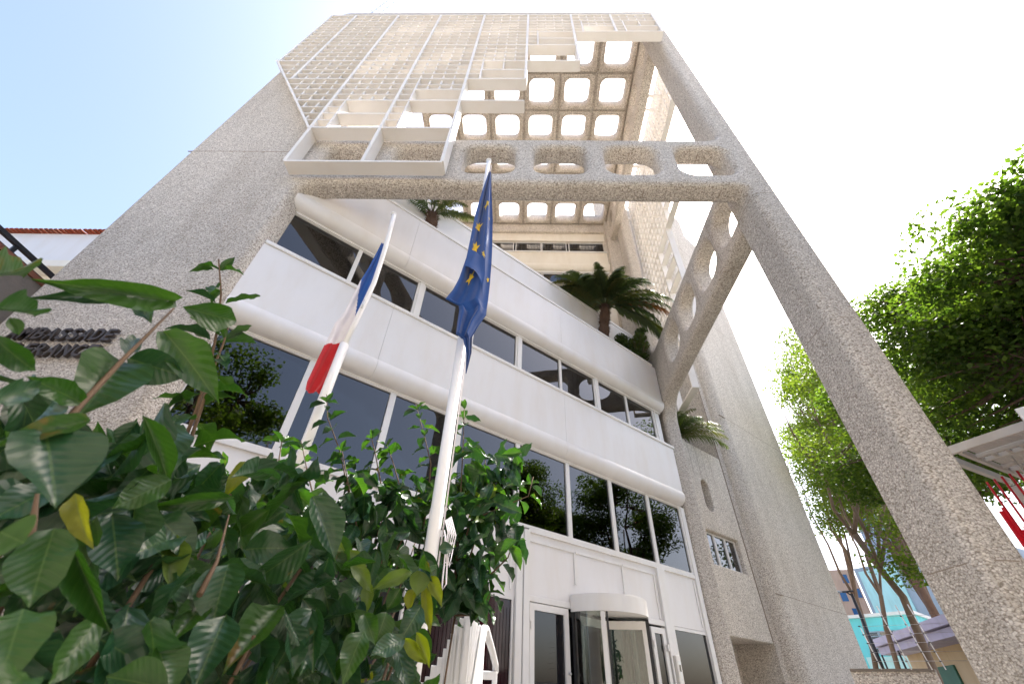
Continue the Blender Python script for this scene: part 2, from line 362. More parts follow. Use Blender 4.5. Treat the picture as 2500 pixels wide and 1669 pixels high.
# lower window row
fr = .075
for i, (a, b_) in enumerate(zip(TM, TM[1:])):
    window(B, mF, a, b_, 3.36, 5.65, M['frame'], fr, .05, -.02, glassm=M['win'])
fboxo('window_head', TL, TR+.1, -.1, .045, 5.6, 5.66, M['frame'], B)
fboxo('window_post', 14.63, 14.85, -.2, .06, -.6, 5.64, M['frame'], B)
# upper window row, set back behind the sill
TU = [(-.9, 1.03), (1.03, 2.93), (3.08, 4.95), (4.95, 6.75), (6.9, 8.75), (8.75, 10.55), (10.72, 12.4), (12.4, 14.15)]
for a, b_ in TU: window(B, mF, a, b_, 7.9, 9.6, M['frame'], .055, .05, -.02, glassm=M['win'])
for a in (2.93, 6.75, 10.55): fboxo('window_post', a, a+(.17 if a > 10 else .15), -.1, .06, 7.95, 9.62, M['frame'], B)
fboxo('window_post', 14.15, 14.6, -.1, .0, 7.95, 9.62, M['frame'], B); fboxo('window_post', 14.22, 14.3, -.1, .05, 7.95, 9.62, M['frame'], B)
fboxo('window_head', TL, TR, -.1, .07, 9.56, 9.63, M['frame'], B)
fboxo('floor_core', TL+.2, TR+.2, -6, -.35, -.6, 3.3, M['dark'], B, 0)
for zc in (5.68, 9.64):
    fboxo('floor_slab', TL+.2, TR+.2, -6, -.3, zc, zc+(2.1 if zc < 7 else 1.9), M['ceil'], B, 0)
    for i in range(3 if zc < 7 else 2):
        for j in range(1):
            t0 = 1.2+i*4.9+(2.2 if zc > 7 else 0); bm = bmesh.new()
            for q in range(4): fbox(bm, t0+.02, t0+.58, -1.5-j*2.0+q*.14, -1.5-j*2.0+q*.14+.085, zc-.03, zc-.006)
            bmobj('ceiling_lamp', bm, M['lamp'], B)
fboxo('partition', TL+.2, TR+.2, -6.2, -6, -.6, 11.5, M['ceil'], B, 0); fboxo('partition', TR+.02, TR+.2, -6, -.22, 3.3, 11.5, M['ceil'], B, 0)
for i, t0 in enumerate((3.05, 9.0, 12.8)): fboxo('roller_blind', t0, t0+1.75, -.2, -.19, 8.9, 9.58, M['cream'], B, 0)
fboxo('roof_deck', TL+.2, TR+.2, -7.5, -.3, 11.6, 11.85, M['cream'], B, 0)
# planter trough and setback wall
fboxo('planter_soil', TL+.2, TR-.3, -.8, -.05, 11.5, 11.8, M['soil'], B, 0)
fboxo('parapet_wall', TL-.6, 15.4, -1.05, -.83, 11.6, 14.75, M['white'], B)
bm = bmesh.new(); fbox(bm, TL-.6, 15.45, -1.1, -.79, 14.75, 14.9); bevel(bm, .02, 2); bmobj('parapet_coping', bm, M['frame'], B)
fboxo('terrace_floor', TL, 15.4, -9, -1.05, 13.2, 13.4, M['cream'], B, 0)
# ground storey: panels, pilasters, doors
fboxo('wall_panel', TL, 6.95, -.15, .0, 1.76, 3.3, M['white'], B)
fboxo('window_sill', TL, 6.98, -.1, .05, 3.28, 3.38, M['frame'], B); fboxo('window_sill', 7.34, 14.85, -.1, .05, 3.27, 3.37, M['frame'], B)
fboxo('wall_panel', 7.34, 12.5, -.15, .0, 1.82, 3.27, M['white'], B); fboxo('wall_panel', 12.92, 14.7, -.15, .0, 1.80, 3.28, M['white'], B)
fboxo('pilaster', 6.95, 7.14, -.1, .07, -.6, 3.3, M['frame'], B); fboxo('pilaster', 7.16, 7.34, -.1, .09, -.6, 3.3, M['frame'], B)
fboxo('pilaster', 12.5, 12.7, -.1, .09, -.6, 3.27, M['frame'], B); fboxo('pilaster', 12.72, 12.92, -.1, .07, -.6, 3.28, M['frame'], B)
for a, b_ in ((7.36, 8.95), (9.0, 10.88), (10.94, 12.48)):      # raised trims round the entrance panels
    fboxo('panel_trim', a, b_, 0, .03, 3.05, 3.11, M['frame'], B, .004)
for a in (8.93, 10.88): fboxo('panel_trim', a, a+.07, 0, .031, 2.3, 3.05, M['frame'], B, .004)
fboxo('panel_trim', 12.35, 12.42, 0, .032, 1.9, 3.05, M['frame'], B, .004)
fboxo('panel_trim', 14.5, 14.56, 0, .032, 1.9, 3.2, M['frame'], B, .004); fboxo('panel_trim', 6.78, 6.84, 0, .032, 1.9, 3.2, M['frame'], B, .004)
fboxo('door_head', 7.34, 8.75, -.1, .05, 1.74, 1.86, M['frame'], B); fboxo('door_head', 11.75, 12.5, -.1, .05, 1.74, 1.86, M['frame'], B)
window(B, mF, 4.2, 6.93, -.6, 1.76, M['frame'], .05, .04, -.03, glassm=M['redglass'])
bm = bmesh.new()
for i in range(30): fbox(bm, 4.3+i*.088, 4.3+i*.088+.006, -.024, -.019, .2, 1.55)
bmobj('blind', bm, M['redglass'], B)
window(B, mF, 12.93, 14.72, -.6, 1.79, M['frame'], .08, .04, -.03, glassm=M['glass2'])
def door(a0, a1, z1, knob):
    d = window(B, mF, a0, a1, -.58, z1, M['frame'], .14, .05, -.0, name='door', glassm=M['glass2'])
    if knob:
        bm = bmesh.new(); bmesh.ops.create_uvsphere(bm, u_segments=12, v_segments=8, radius=.035, matrix=Matrix.Translation(F(a1-.07, .1, .46))); bmobj('handle', bm, M['steel'], d, smooth=True)
    for z in (1.2, -.2):
        hb = fboxo('hinge', a0+.02, a0+.05, .05, .075, z, z+.16, M['frame'], d, .004)
    return d
door(7.38, 8.62, 1.72, True)
door(11.82, 12.46, 1.68, False)
fboxo('door_closer', 12.38, 12.44, .05, .12, 1.15, 1.3, M['frame'], B)
# revolving door drum
cc = F(9.85, .05, 0)
def arcband(name, r, z0, z1, a0, a1, m, parent, n=24, th=.03):
    bm = bmesh.new(); ring = []
    for i in range(n+1):
        a = math.radians(a0+(a1-a0)*i/n); dv = E*math.cos(a)+NF*math.sin(a)
        ring.append([bm.verts.new(Vector(cc)+dv*rr+Z*zz) for rr, zz in ((r, z0), (r, z1), (r-th, z1), (r-th, z0))])
    for p, q in zip(ring, ring[1:]):
        for k in range(4):
            f = bm.faces.new((p[k], q[k], q[(k+1) % 4], p[(k+1) % 4])); f.smooth = (k % 2 == 0)
    bm.faces.new(ring[0]); bm.faces.new(ring[-1][::-1]); bmesh.ops.recalc_face_normals(bm, faces=bm.faces)
    me = bpy.data.meshes.new(name); bm.to_mesh(me); bm.free()
    try: me.set_sharp_from_angle(angle=math.radians(40))
    except Exception: pass
    return link(name, me, m, parent)
rd = thing('revolving_door', '', 'door'); del rd['label']; del rd['category']; rd.parent = B; rd.name = 'revolving_door'
DR = 1.15
arcband('drum_cap', DR, 1.67, 2.02, 0, 180, M['frame'], rd)
bm = bmesh.new()
vs = [bm.verts.new(Vector(cc)+(E*math.cos(PI*i/24)+NF*math.sin(PI*i/24))*(DR-.02)+Z*1.69) for i in range(25)]
bm.faces.new(vs); r_ = bmesh.ops.extrude_face_region(bm, geom=bm.faces[:]); bmesh.ops.translate(bm, verts=[v for v in r_['geom'] if isinstance(v, bmesh.types.BMVert)], vec=(0, 0, .35)); bmesh.ops.recalc_face_normals(bm, faces=bm.faces)
bmobj('drum_roof', bm, M['frame'], rd)
arcband('curved_pane', DR-.03, -.58, 1.67, 141, 178, M['clear'], rd, th=.012)
arcband('curved_pane', DR-.03, -.58, 1.67, 2, 42, M['clear'], rd, th=.012)
for a, m_, w_ in ((138, M['frame'], .05), (133, M['dark'], .02), (44, M['dark'], .035), (3, M['frame'], .04), (178, M['dark'], .03)):
    dv = E*math.cos(math.radians(a))+NF*math.sin(math.radians(a)); tv = Z.cross(dv); bm = bmesh.new()
    frame_box(bm, Vector(cc), dv, tv, Z, (DR-.09, DR-.005), (-w_, w_), (-.6, 1.66)); bmobj('drum_post', bm, m_, rd)
for a in (52, 172, 292):
    dv = E*math.cos(math.radians(a))+NF*math.sin(math.radians(a)); tv = Z.cross(dv); fr_ = bmesh.new()
    for rg in ((.03, .12), (DR-.2, DR-.1)): frame_box(fr_, Vector(cc), dv, tv, Z, rg, (-.02, .02), (-.57, 1.6))
    for zg in ((-.57, -.45), (1.42, 1.6)): frame_box(fr_, Vector(cc), dv, tv, Z, (.12, DR-.2), (-.02, .02), zg)
    wn = bmobj('door_wing', fr_, M['frame'], rd)
    bm = bmesh.new(); frame_box(bm, Vector(cc), dv, tv, Z, (.1, DR-.18), (-.006, .006), (-.5, 1.45)); bmobj('pane', bm, M['clear'], rd)
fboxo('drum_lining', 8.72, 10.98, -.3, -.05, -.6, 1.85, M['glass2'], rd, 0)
# ---- wing with the small window and niche, right of the slim column ----
niche = rrect(16.72, 17.3, 6.05, 7.35, .28, 6)
plate('wing_wall', [[(15.3, 1.82), (18.95, 1.82), (18.95, 8.9), (15.3, 8.9)], rrect(16.2, 18.5, 4.0, 5.22, .04, 2), niche], -.5, .0, .05, mF, M['agg_rear'], B, 3)
fboxo('wing_core', 15.3, 18.9, -3.2, -.52, 1.86, 8.6, M['agg_rear'], B, 0)
for a, b_ in ((16.2, 16.95), (16.97, 17.72), (17.74, 18.5)): window(B, mF, a, b_, 4.02, 5.2, M['frame'], .05, .05, -.22)
fboxo('passage_wall', 15.2, 15.45, -3.2, -.55, GZ, 1.85, M['agg_rear'], B, 0)  # added side wall, keeps ambient light out so the passage stays dark
fboxo('passage_wall', 15.0, 20.5, -3.4, -3.2, GZ, 2.4, M['agg_rear'], B, 0)
for t in (16.35, 16.9, 17.4, 17.9): fboxo('joint', t, t+.012, -.01, .004, 7.4, 8.85, M['joint'], B, 0)
fboxo('joint', 18.96, 18.985, -.02, .012, 1.9, 14, M['joint'], B, 0)
# ---- tall slab behind ----
sl_ = [(18.9, -.6)]+[(19.0-.0, .0)]+arcpts(19.95, .0, .5, 180-0, 90, 8)[1:]+[(25.7, .5), (25.7, -.8), (18.9, -.8)]
sl_ = [(15.6, -1.6), (19.2, -1.6), (19.2, -.1)]+arcpts(19.95, -.1, .6, 170, 90, 8)+[(25.72, .5), (25.72, -1.6), (25.72, -2.4), (15.6, -2.4)]
def prism(name, pts, z0, z1, m, parent, mp=None):
    bm = bmesh.new(); a = [bm.verts.new(F(p[0], p[1], z0)) for p in pts]; b = [bm.verts.new(F(p[0], p[1], z1)) for p in pts]
    n = len(pts)
    for k in range(n): bm.faces.new((a[k], a[(k+1) % n], b[(k+1) % n], b[k]))
    bm.faces.new(a[::-1]); bm.faces.new(b); bmesh.ops.recalc_face_normals(bm, faces=bm.faces)
    return bmobj(name, bm, m, parent)
tall = prism('tall_slab', sl_, GZ, 29.6, M['agg_rear'], B)
prism('tall_slab', [(15.6, -2.4), (15.6, -1.6), (19.2, -1.6), (19.6, .3), (19.95, .5), (23.4, .5), (24.3, .1), (24.6, -2.4)], 29.6, 31.7, M['agg_rear'], B)
for z in (3.4, 11.2, 19.0, 26.5): fboxo('joint', 19.3, 25.73, .45, .503, z, z+.02, M['joint'], B, 0)

# ---- grid screens ----
def screen(name, mp, cols, rows_, cells, depth, label_bars=True):
    """cells: dict (i,j) -> ('fine'|'open'|'part'), built in its own plane by mp(a, z, d)"""
    S = bpy.data.objects.new(name, None); COL.objects.link(S); S.parent = B
    def bar(nm, A0, A1, Z0, Z1, D0, D1):
        bm = bmesh.new(); vs = [bm.verts.new(mp(a, z, d)) for z in (Z0, Z1) for d in (D0, D1) for a in (A0, A1)]
        for f in ((0, 2, 3, 1), (4, 5, 7, 6), (0, 1, 5, 4), (2, 6, 7, 3), (0, 4, 6, 2), (1, 3, 7, 5)): bm.faces.new([vs[i] for i in f])
        bmesh.ops.recalc_face_normals(bm, faces=bm.faces); return bmobj(nm, bm, M['screen'], S)
    return S, bar
# front screen: plane y = 5.3, .38 deep
cx_ = [-8.47, -6.42, -4.36, -2.27, -.2, 1.8, 3.64, 5.6]
rz_ = [10.5, 12.5, 14.5, 16.42, 18.29, 20.2, 22.03, 23.72, 24.8]
YS, SD = 5.3, .38
mS = lambda a, z, d: Vector((a, YS+d, z))
FS, fbar = screen('sun_screen', mS, cx_, rz_, None, SD)
def diag(z): return -6.5-(z-12.5)*.563          # slanting left border
first = {0: (1, 3), 1: (1, 3), 2: (None, 3), 3: (None, 4), 4: (None, 5), 5: (None, 5), 6: (None, 7), 7: (None, 7)}   # row -> column range
fine = {}
for j in range(8):
    a, b_ = first[j]
    for i in range(1, b_):
        fine[(i, j)] = 'fine'
    if j >= 2: fine[(0, j)] = 'fine'
for k in ((1, 0), (2, 0)): fine[k] = 'open'
fine[(1, 1)] = 'part_mid'; fine[(2, 1)] = 'part'; fine[(3, 2)] = 'open'; fine[(2, 2)] = 'part_top'
fine[(3, 3)] = 'part_mid_v'; fine[(4, 4)] = 'open'; fine[(4, 5)] = 'part_mid'; fine[(5, 6)] = 'part_top'; fine[(6, 6)] = 'part_mid_v'; 
fine = {k: v for k, v in fine.items() if k[0] < first[k[1]][1]}
TH, TS = .065, .04
# border and row beams, one per row line
rowspan = {0: (-6.42, -2.27), 1: (-6.5, -2.27), 2: (diag(14.5), -.2), 3: (diag(16.42), -.2), 4: (diag(18.29), 1.8), 5: (-9.7, 1.8), 6: (-9.7, 5.6), 7: (-9.7, 5.6), 8: (-9.7, 5.6)}
for j, z in enumerate(rz_):
    a, b_ = rowspan[j]; fbar('rail', a, b_, z-TH/2, z+TH/2, 0, SD)
# posts between rail lines
for j in range(8):
    z0, z1 = rz_[j]+TH/2, rz_[j+1]-TH/2
    xs = [x for k, x in enumerate(cx_) if (k < first[j][1]+1)]
    for x in xs:
        if j < 2 and x < -6.5: continue
        if j in (2, 3) and x < diag(z0)+.1: continue
        fbar('post', x-.045, x+.045, z0, z1, .002, SD-.002)
    if j >= 5 or j == 4: fbar('post', -9.7, -9.63, z0, z1, .002, SD-.002)
bm = bmesh.new()
q = [(diag(12.45), 12.45), (diag(12.45)+.08, 12.45), (diag(18.4)+.08, 18.4), (diag(18.4), 18.4)]
va = [bm.verts.new(mS(x, z, -.003)) for x, z in q]; vb = [bm.verts.new(mS(x, z, SD+.003)) for x, z in q]
for k in range(4): bm.faces.new((va[k], va[(k+1) % 4], vb[(k+1) % 4], vb[k]))
bm.faces.new(va); bm.faces.new(vb[::-1]); bmesh.ops.recalc_face_normals(bm, faces=bm.faces); bmobj('slanting_post', bm, M['screen'], FS)
NS = 5
slat_stuff = bmesh.new(); nslat = 0
def fill(cell, x0, x1, z0, z1, j, barf, nsub=5, nrow=4, left=None, d=SD, mp=mS):
    kind = cell; x0 += .035; x1 -= .035; z0 += TH/2; z1 -= TH/2; W = x1-x0; H = z1-z0
    hs = [z0+H*k/nrow for k in range(1, nrow)]; vs = [x0+W*k/nsub for k in range(1, nsub)]
    if kind == 'open': return
    if kind == 'fine':
        L = x0 if left is None else left
        for z in hs: barf('slat', (left(z) if callable(left) else x0), x1, z-TS/2, z+TS/2, .006, d-.006)
        for v in vs:
            zb = z0
            if callable(left):
                if left(z0) > v: 
                    # slat starts where the slanting border crosses it
                    zb = min(z1-.1, 12.5+(-6.5-v)/.563)
            barf('upright', v-.026, v+.026, zb, z1, .055, d-.03)
    else:
        v1 = vs[0]
        for z in hs: barf('slat', x0, v1, z-TS/2, z+TS/2, .006, d-.006)
        barf('post', v1, v1+.05, z0, z1, .01, d-.01)
        if 'mid' in kind: barf('rail', v1+.05, x1, z0+H*.5-.03, z0+H*.5+.03, .01, d-.01)
        if kind == 'part_mid_v': barf('upright', (v1+x1)/2-.02, (v1+x1)/2+.02, z0+H*.5+.03, z1, .03, d-.03)
        if kind == 'part_top':
            barf('rail', v1+.05, x1, z0+H*.5-.03, z0+H*.5+.03, .01, d-.01)
            barf('slat', v1+.05, x1, z0+H*.75-TS/2, z0+H*.75+TS/2, .02, d-.02)
            for v in vs[1:]: barf('upright', v-.026, v+.026, z0+H*.5+.03, z1, .055, d-.03)
for (i, j), k in fine.items():
    left = None; x0 = cx_[i]
    if j in (2, 3) and i == 0:
        continue
    fill(k, x0, cx_[i+1], rz_[j], rz_[j+1], j, fbar, 5, 2 if j == 7 else 4)
# the part cells along the left border
for j in range(1, 8):
    z0, z1 = rz_[j]+TH/2, rz_[j+1]-TH/2; n = 2 if j == 7 else 4
    for k in range(1, n):
        z = z0+(z1-z0)*k/n
        if j < 4: a = diag(z)+.05; e = cx_[1]-.035 if j < 3 else cx_[1]-.035
        else: a = -9.63; e = cx_[0]-.035
        if j in (1, 2): e = cx_[1]-.035
        if j == 3: e = cx_[1]-.035
        if e-a > .1: fbar('slat', a, e, z-TS/2, z+TS/2, .006, SD-.006)
    ups = [-6.83, -7.24, -7.65, -8.06] if j < 4 else []
    if j >= 4: ups = [-8.88, -9.29]
    elif j == 3: ups += [-8.9]
    for v in ups:
        zb = z0 if j >= 4 else max(z0, 12.5+(-6.5-v)/.563)
        if z1-zb > .12: fbar('upright', v-.026, v+.026, zb, z1, .055, SD-.03)
# brackets back to the frame
for x in (-6.42, -2.27, 1.8, 5.5):
    for z in (12.5, 20.2, 23.7):
        if z == 12.5 and x > -1: continue
        if z == 20.2 and x > 2: continue
        fbar('bracket', x-.05, x+.05, z-.12, z+.12, SD, SD+.1)
# side screen: plane x = 7.19 .. 7.49
cy_ = [7.1, 9.15, 11.2, 13.2, 15.2, 17.25]; sz_ = [10.5, 12.65, 14.8, 16.95, 19.1, 21.4, 23.7, 25.7, 27.5]
mSd = lambda a, z, d: Vector((7.49-d, a, z))
SS, sbar = screen('sun_screen', mSd, cy_, sz_, None, .3)
bot = [6, 6, 4, 1, 0]
for i in range(5):
    for j in range(bot[i], 8):
        k = 'fine'
        if (i, j) in ((4, 0), (3, 1), (3, 2)): k = 'open' if j < 2 or i == 4 else 'spart'
        if (i, j) == (3, 3): k = 'spart'
        if (i, j) in ((2, 4), (0, 6)): k = 'spart'
        a, b_, z0, z1 = cy_[i], cy_[i+1], sz_[j], sz_[j+1]
        if k == 'spart':     # subdivided only in the rear strip, the rest left open
            for n_ in range(1, 4): z = z0+(z1-z0)*n_/4; sbar('slat', b_-.42, b_-.03, z-.02, z+.02, .02, .28)
            sbar('post', b_-.45, b_-.40, z0+.03, z1-.03, .01, .29)
            sbar('rail', a+.03, b_-.45, (z0+z1)/2-.03, (z0+z1)/2+.03, .01, .29)
        elif k == 'fine':
            for n_ in range(1, 4): z = z0+(z1-z0)*n_/4; sbar('slat', a+.03, b_-.03, z-.02, z+.02, .02, .28)
            for n_ in range(1, 5): y = a+(b_-a)*n_/5; sbar('upright', y-.018, y+.018, z0+.03, z1-.03, .03, .27)
for j in range(9):
    st = min([cy_[i] for i in range(5) if bot[i] <= j]); sbar('rail', st-.03, 17.28, sz_[j]-.035, sz_[j]+.035, 0, .3)
for i, y in enumerate(cy_):
    for j in range(bot[min(i, 4)] if i == 0 else min(bot[min(i, 4)], bot[i-1]), 8): sbar('post', y-.03, y+.03, sz_[j]+.035, sz_[j+1]-.035, .002, .298)
for y, z in ((9.15, 25.7), (13.2, 25.7), (17.0, 25.7), (13.2, 12.6), (17.0, 12.6), (10.1, 26.3), (15, 26.3)): sbar('bracket', y-.06, y+.06, z-.09, z+.09, .3, 1.0 if z > 20 else .8)
# measured plant geometry (world metres)
HERO=[((-0.615,0.512,0.509),(-0.595,0.369,0.389),0.041,0),
((-0.660,0.486,0.502),(-0.609,0.384,0.387),0.029,1),
((-0.606,0.522,0.505),(-0.558,0.628,0.554),0.053,0),
((-0.619,0.506,0.450),(-0.695,0.507,0.519),0.029,0),
((-0.607,0.521,0.447),(-0.489,0.556,0.359),0.060,0),
((-0.633,0.521,0.391),(-0.685,0.552,0.462),0.027,1),
((-0.615,0.511,0.381),(-0.540,0.535,0.364),0.056,1),
((-0.618,0.509,0.373),(-0.542,0.443,0.259),0.080,0),
((-0.561,0.451,0.265),(-0.545,0.372,0.250),0.028,0),
((-0.552,0.282,0.308),(-0.615,0.334,0.382),0.027,0),
((-0.525,0.290,0.272),(-0.562,0.346,0.322),0.026,0),
((-0.570,0.332,0.300),(-0.562,0.347,0.288),0.014,0),
((-0.518,0.302,0.250),(-0.509,0.355,0.237),0.023,0),
((-0.459,0.303,0.174),(-0.488,0.349,0.225),0.020,1),
((-0.490,0.380,0.193),(-0.429,0.390,0.123),0.071,1),
((-0.482,0.451,0.116),(-0.440,0.436,0.046),0.047,0),
((-0.428,0.421,0.043),(-0.385,0.393,0.001),0.045,0),
((-0.497,0.493,0.113),(-0.428,0.528,0.034),0.023,0),
((-0.587,0.614,0.179),(-0.520,0.608,0.100),0.058,1),
((-0.594,0.676,0.209),(-0.605,0.597,0.173),0.039,1),
((-0.615,0.724,0.213),(-0.535,0.748,0.162),0.056,1),
((-0.596,0.739,0.190),(-0.536,0.748,0.106),0.038,2),
((-0.508,0.803,0.160),(-0.474,0.765,0.068),0.070,1),
((-0.516,0.798,0.103),(-0.507,0.744,0.043),0.040,0),
((-0.560,0.829,0.141),(-0.586,0.748,0.077),0.062,0),
((-0.460,0.774,0.081),(-0.437,0.729,-0.006),0.060,1),
((-0.486,0.571,0.053),(-0.461,0.527,-0.010),0.034,0),
((-0.511,0.615,0.037),(-0.468,0.673,0.013),0.051,1),
((-0.380,0.588,-0.007),(-0.444,0.567,0.005),0.038,0),
((-0.573,0.939,0.214),(-0.480,0.934,0.226),0.062,1),
((-0.657,0.754,0.238),(-0.582,0.813,0.234),0.034,1),
((-0.550,0.510,0.172),(-0.506,0.512,0.117),0.024,3),
((-0.523,0.606,0.229),(-0.542,0.561,0.172),0.042,0),
((-0.681,0.662,0.292),(-0.648,0.762,0.282),0.045,0),
((-0.541,0.519,0.287),(-0.517,0.610,0.223),0.030,0),
((-0.472,0.401,0.214),(-0.486,0.351,0.167),0.023,0),
((-0.567,0.824,0.281),(-0.626,0.715,0.221),0.031,0),
((-0.383,0.322,0.079),(-0.372,0.334,0.075),0.033,0),
((-0.461,0.654,0.034),(-0.416,0.660,-0.011),0.044,0),
((-0.375,0.403,0.001),(-0.346,0.361,-0.013),0.029,0),
((-0.448,1.059,0.131),(-0.460,0.999,0.030),0.065,1),
((-0.441,1.062,0.132),(-0.402,1.024,0.026),0.048,1),
((-0.285,1.268,0.103),(-0.343,1.202,0.062),0.050,1),
((-0.352,1.147,0.104),(-0.360,1.092,0.020),0.055,0),
((-0.268,1.323,0.179),(-0.290,1.267,0.102),0.054,1),
((-0.339,1.255,0.154),(-0.343,1.233,0.089),0.056,0),
((-0.375,1.193,0.140),(-0.328,1.154,0.091),0.043,0),
((-0.494,1.310,0.308),(-0.442,1.329,0.270),0.029,2),
((-0.484,1.314,0.283),(-0.407,1.319,0.211),0.040,2),
((-0.315,1.364,0.268),(-0.408,1.318,0.219),0.038,2),
((-0.296,1.368,0.273),(-0.287,1.350,0.209),0.056,2),
((-0.282,1.392,0.270),(-0.214,1.384,0.199),0.036,3),
((-0.284,1.391,0.249),(-0.241,1.379,0.123),0.029,3),
((-0.307,1.386,0.232),(-0.308,1.366,0.170),0.035,3),
((-0.434,1.352,0.236),(-0.416,1.337,0.162),0.034,2),
((-0.340,1.358,0.225),(-0.366,1.351,0.170),0.040,0),
((-0.613,1.146,0.312),(-0.612,1.032,0.231),0.058,1),
((-0.598,1.210,0.315),(-0.479,1.208,0.240),0.055,1),
((-0.604,1.151,0.256),(-0.522,1.136,0.176),0.056,0),
((-0.574,1.222,0.284),(-0.548,1.179,0.227),0.038,3),
((-0.522,1.190,0.230),(-0.523,1.168,0.169),0.056,1),
((-0.575,1.277,0.324),(-0.504,1.306,0.307),0.034,2),
((-0.285,1.268,0.103),(-0.225,1.260,0.053),0.030,3),
((-0.259,1.274,0.116),(-0.211,1.263,0.050),0.025,3),
((-0.358,1.968,0.476),(-0.292,1.979,0.497),0.052,1)]
SH_near=[[(-0.545,0.439,0.220),(-0.568,0.458,0.267),(-0.588,0.481,0.355),(-0.608,0.505,0.431),(-0.627,0.528,0.507)],
[(-0.484,0.449,0.079),(-0.494,0.438,0.117),(-0.502,0.429,0.143)],
[(-0.499,0.749,0.104),(-0.524,0.793,0.160),(-0.563,0.827,0.248)]]
SH_twigs=[[(-0.981,1.135,0.395),(-0.971,1.099,0.499),(-0.961,1.063,0.611),(-0.964,1.015,0.756),(-0.964,0.969,0.850),(-0.971,0.914,0.948),(-0.986,0.848,1.035)],
[(-0.930,1.113,0.411),(-0.933,1.084,0.468),(-0.939,1.052,0.605),(-0.946,1.019,0.728),(-0.940,0.996,0.806),(-0.938,0.971,0.870)]]
SH_mid=[[(-1.305,3.569,0.875),(-1.466,3.506,1.271),(-1.616,3.439,1.604),(-1.785,3.355,1.878),(-1.856,3.316,2.107)],
[(-0.861,3.804,0.888),(-0.844,3.808,1.294),(-0.878,3.800,1.675),(-0.989,3.772,1.959),(-1.124,3.734,2.286)],
[(-0.993,3.564,0.796),(-0.937,3.579,0.983),(-1.031,3.553,1.303),(-1.146,3.518,1.540),(-1.240,3.486,1.710)],
[(-1.119,3.632,0.992),(-1.237,3.593,1.383),(-1.351,3.552,1.667),(-1.430,3.521,1.833)],
[(-1.196,3.396,0.778),(-1.272,3.368,0.971),(-1.405,3.314,1.267),(-1.542,3.253,1.584)],
[(-1.631,2.869,0.636),(-1.670,2.847,0.879),(-1.729,2.811,1.205),(-1.770,2.785,1.414)],
[(-1.479,3.172,0.767),(-1.533,3.146,1.041),(-1.651,3.086,1.265),(-1.757,3.027,1.488)]]
SH_right=[[(-0.496,3.768,0.463),(-0.540,3.761,1.048),(-0.556,3.759,1.395),(-0.581,3.755,1.789),(-0.620,3.749,2.295)],
[(-0.493,3.869,0.615),(-0.389,3.881,1.087),(-0.327,3.886,1.451),(-0.383,3.881,1.829)],
[(-0.530,3.763,0.738),(-0.441,3.774,1.155),(-0.165,3.796,1.294),(0.052,3.800,1.393),(0.096,3.799,1.573)],
[(-0.449,3.773,0.601),(-0.237,3.793,0.755),(-0.110,3.798,0.881),(-0.042,3.800,1.075)],
[(-0.496,3.768,0.463),(-0.311,3.787,0.472),(-0.229,3.793,0.640)]]
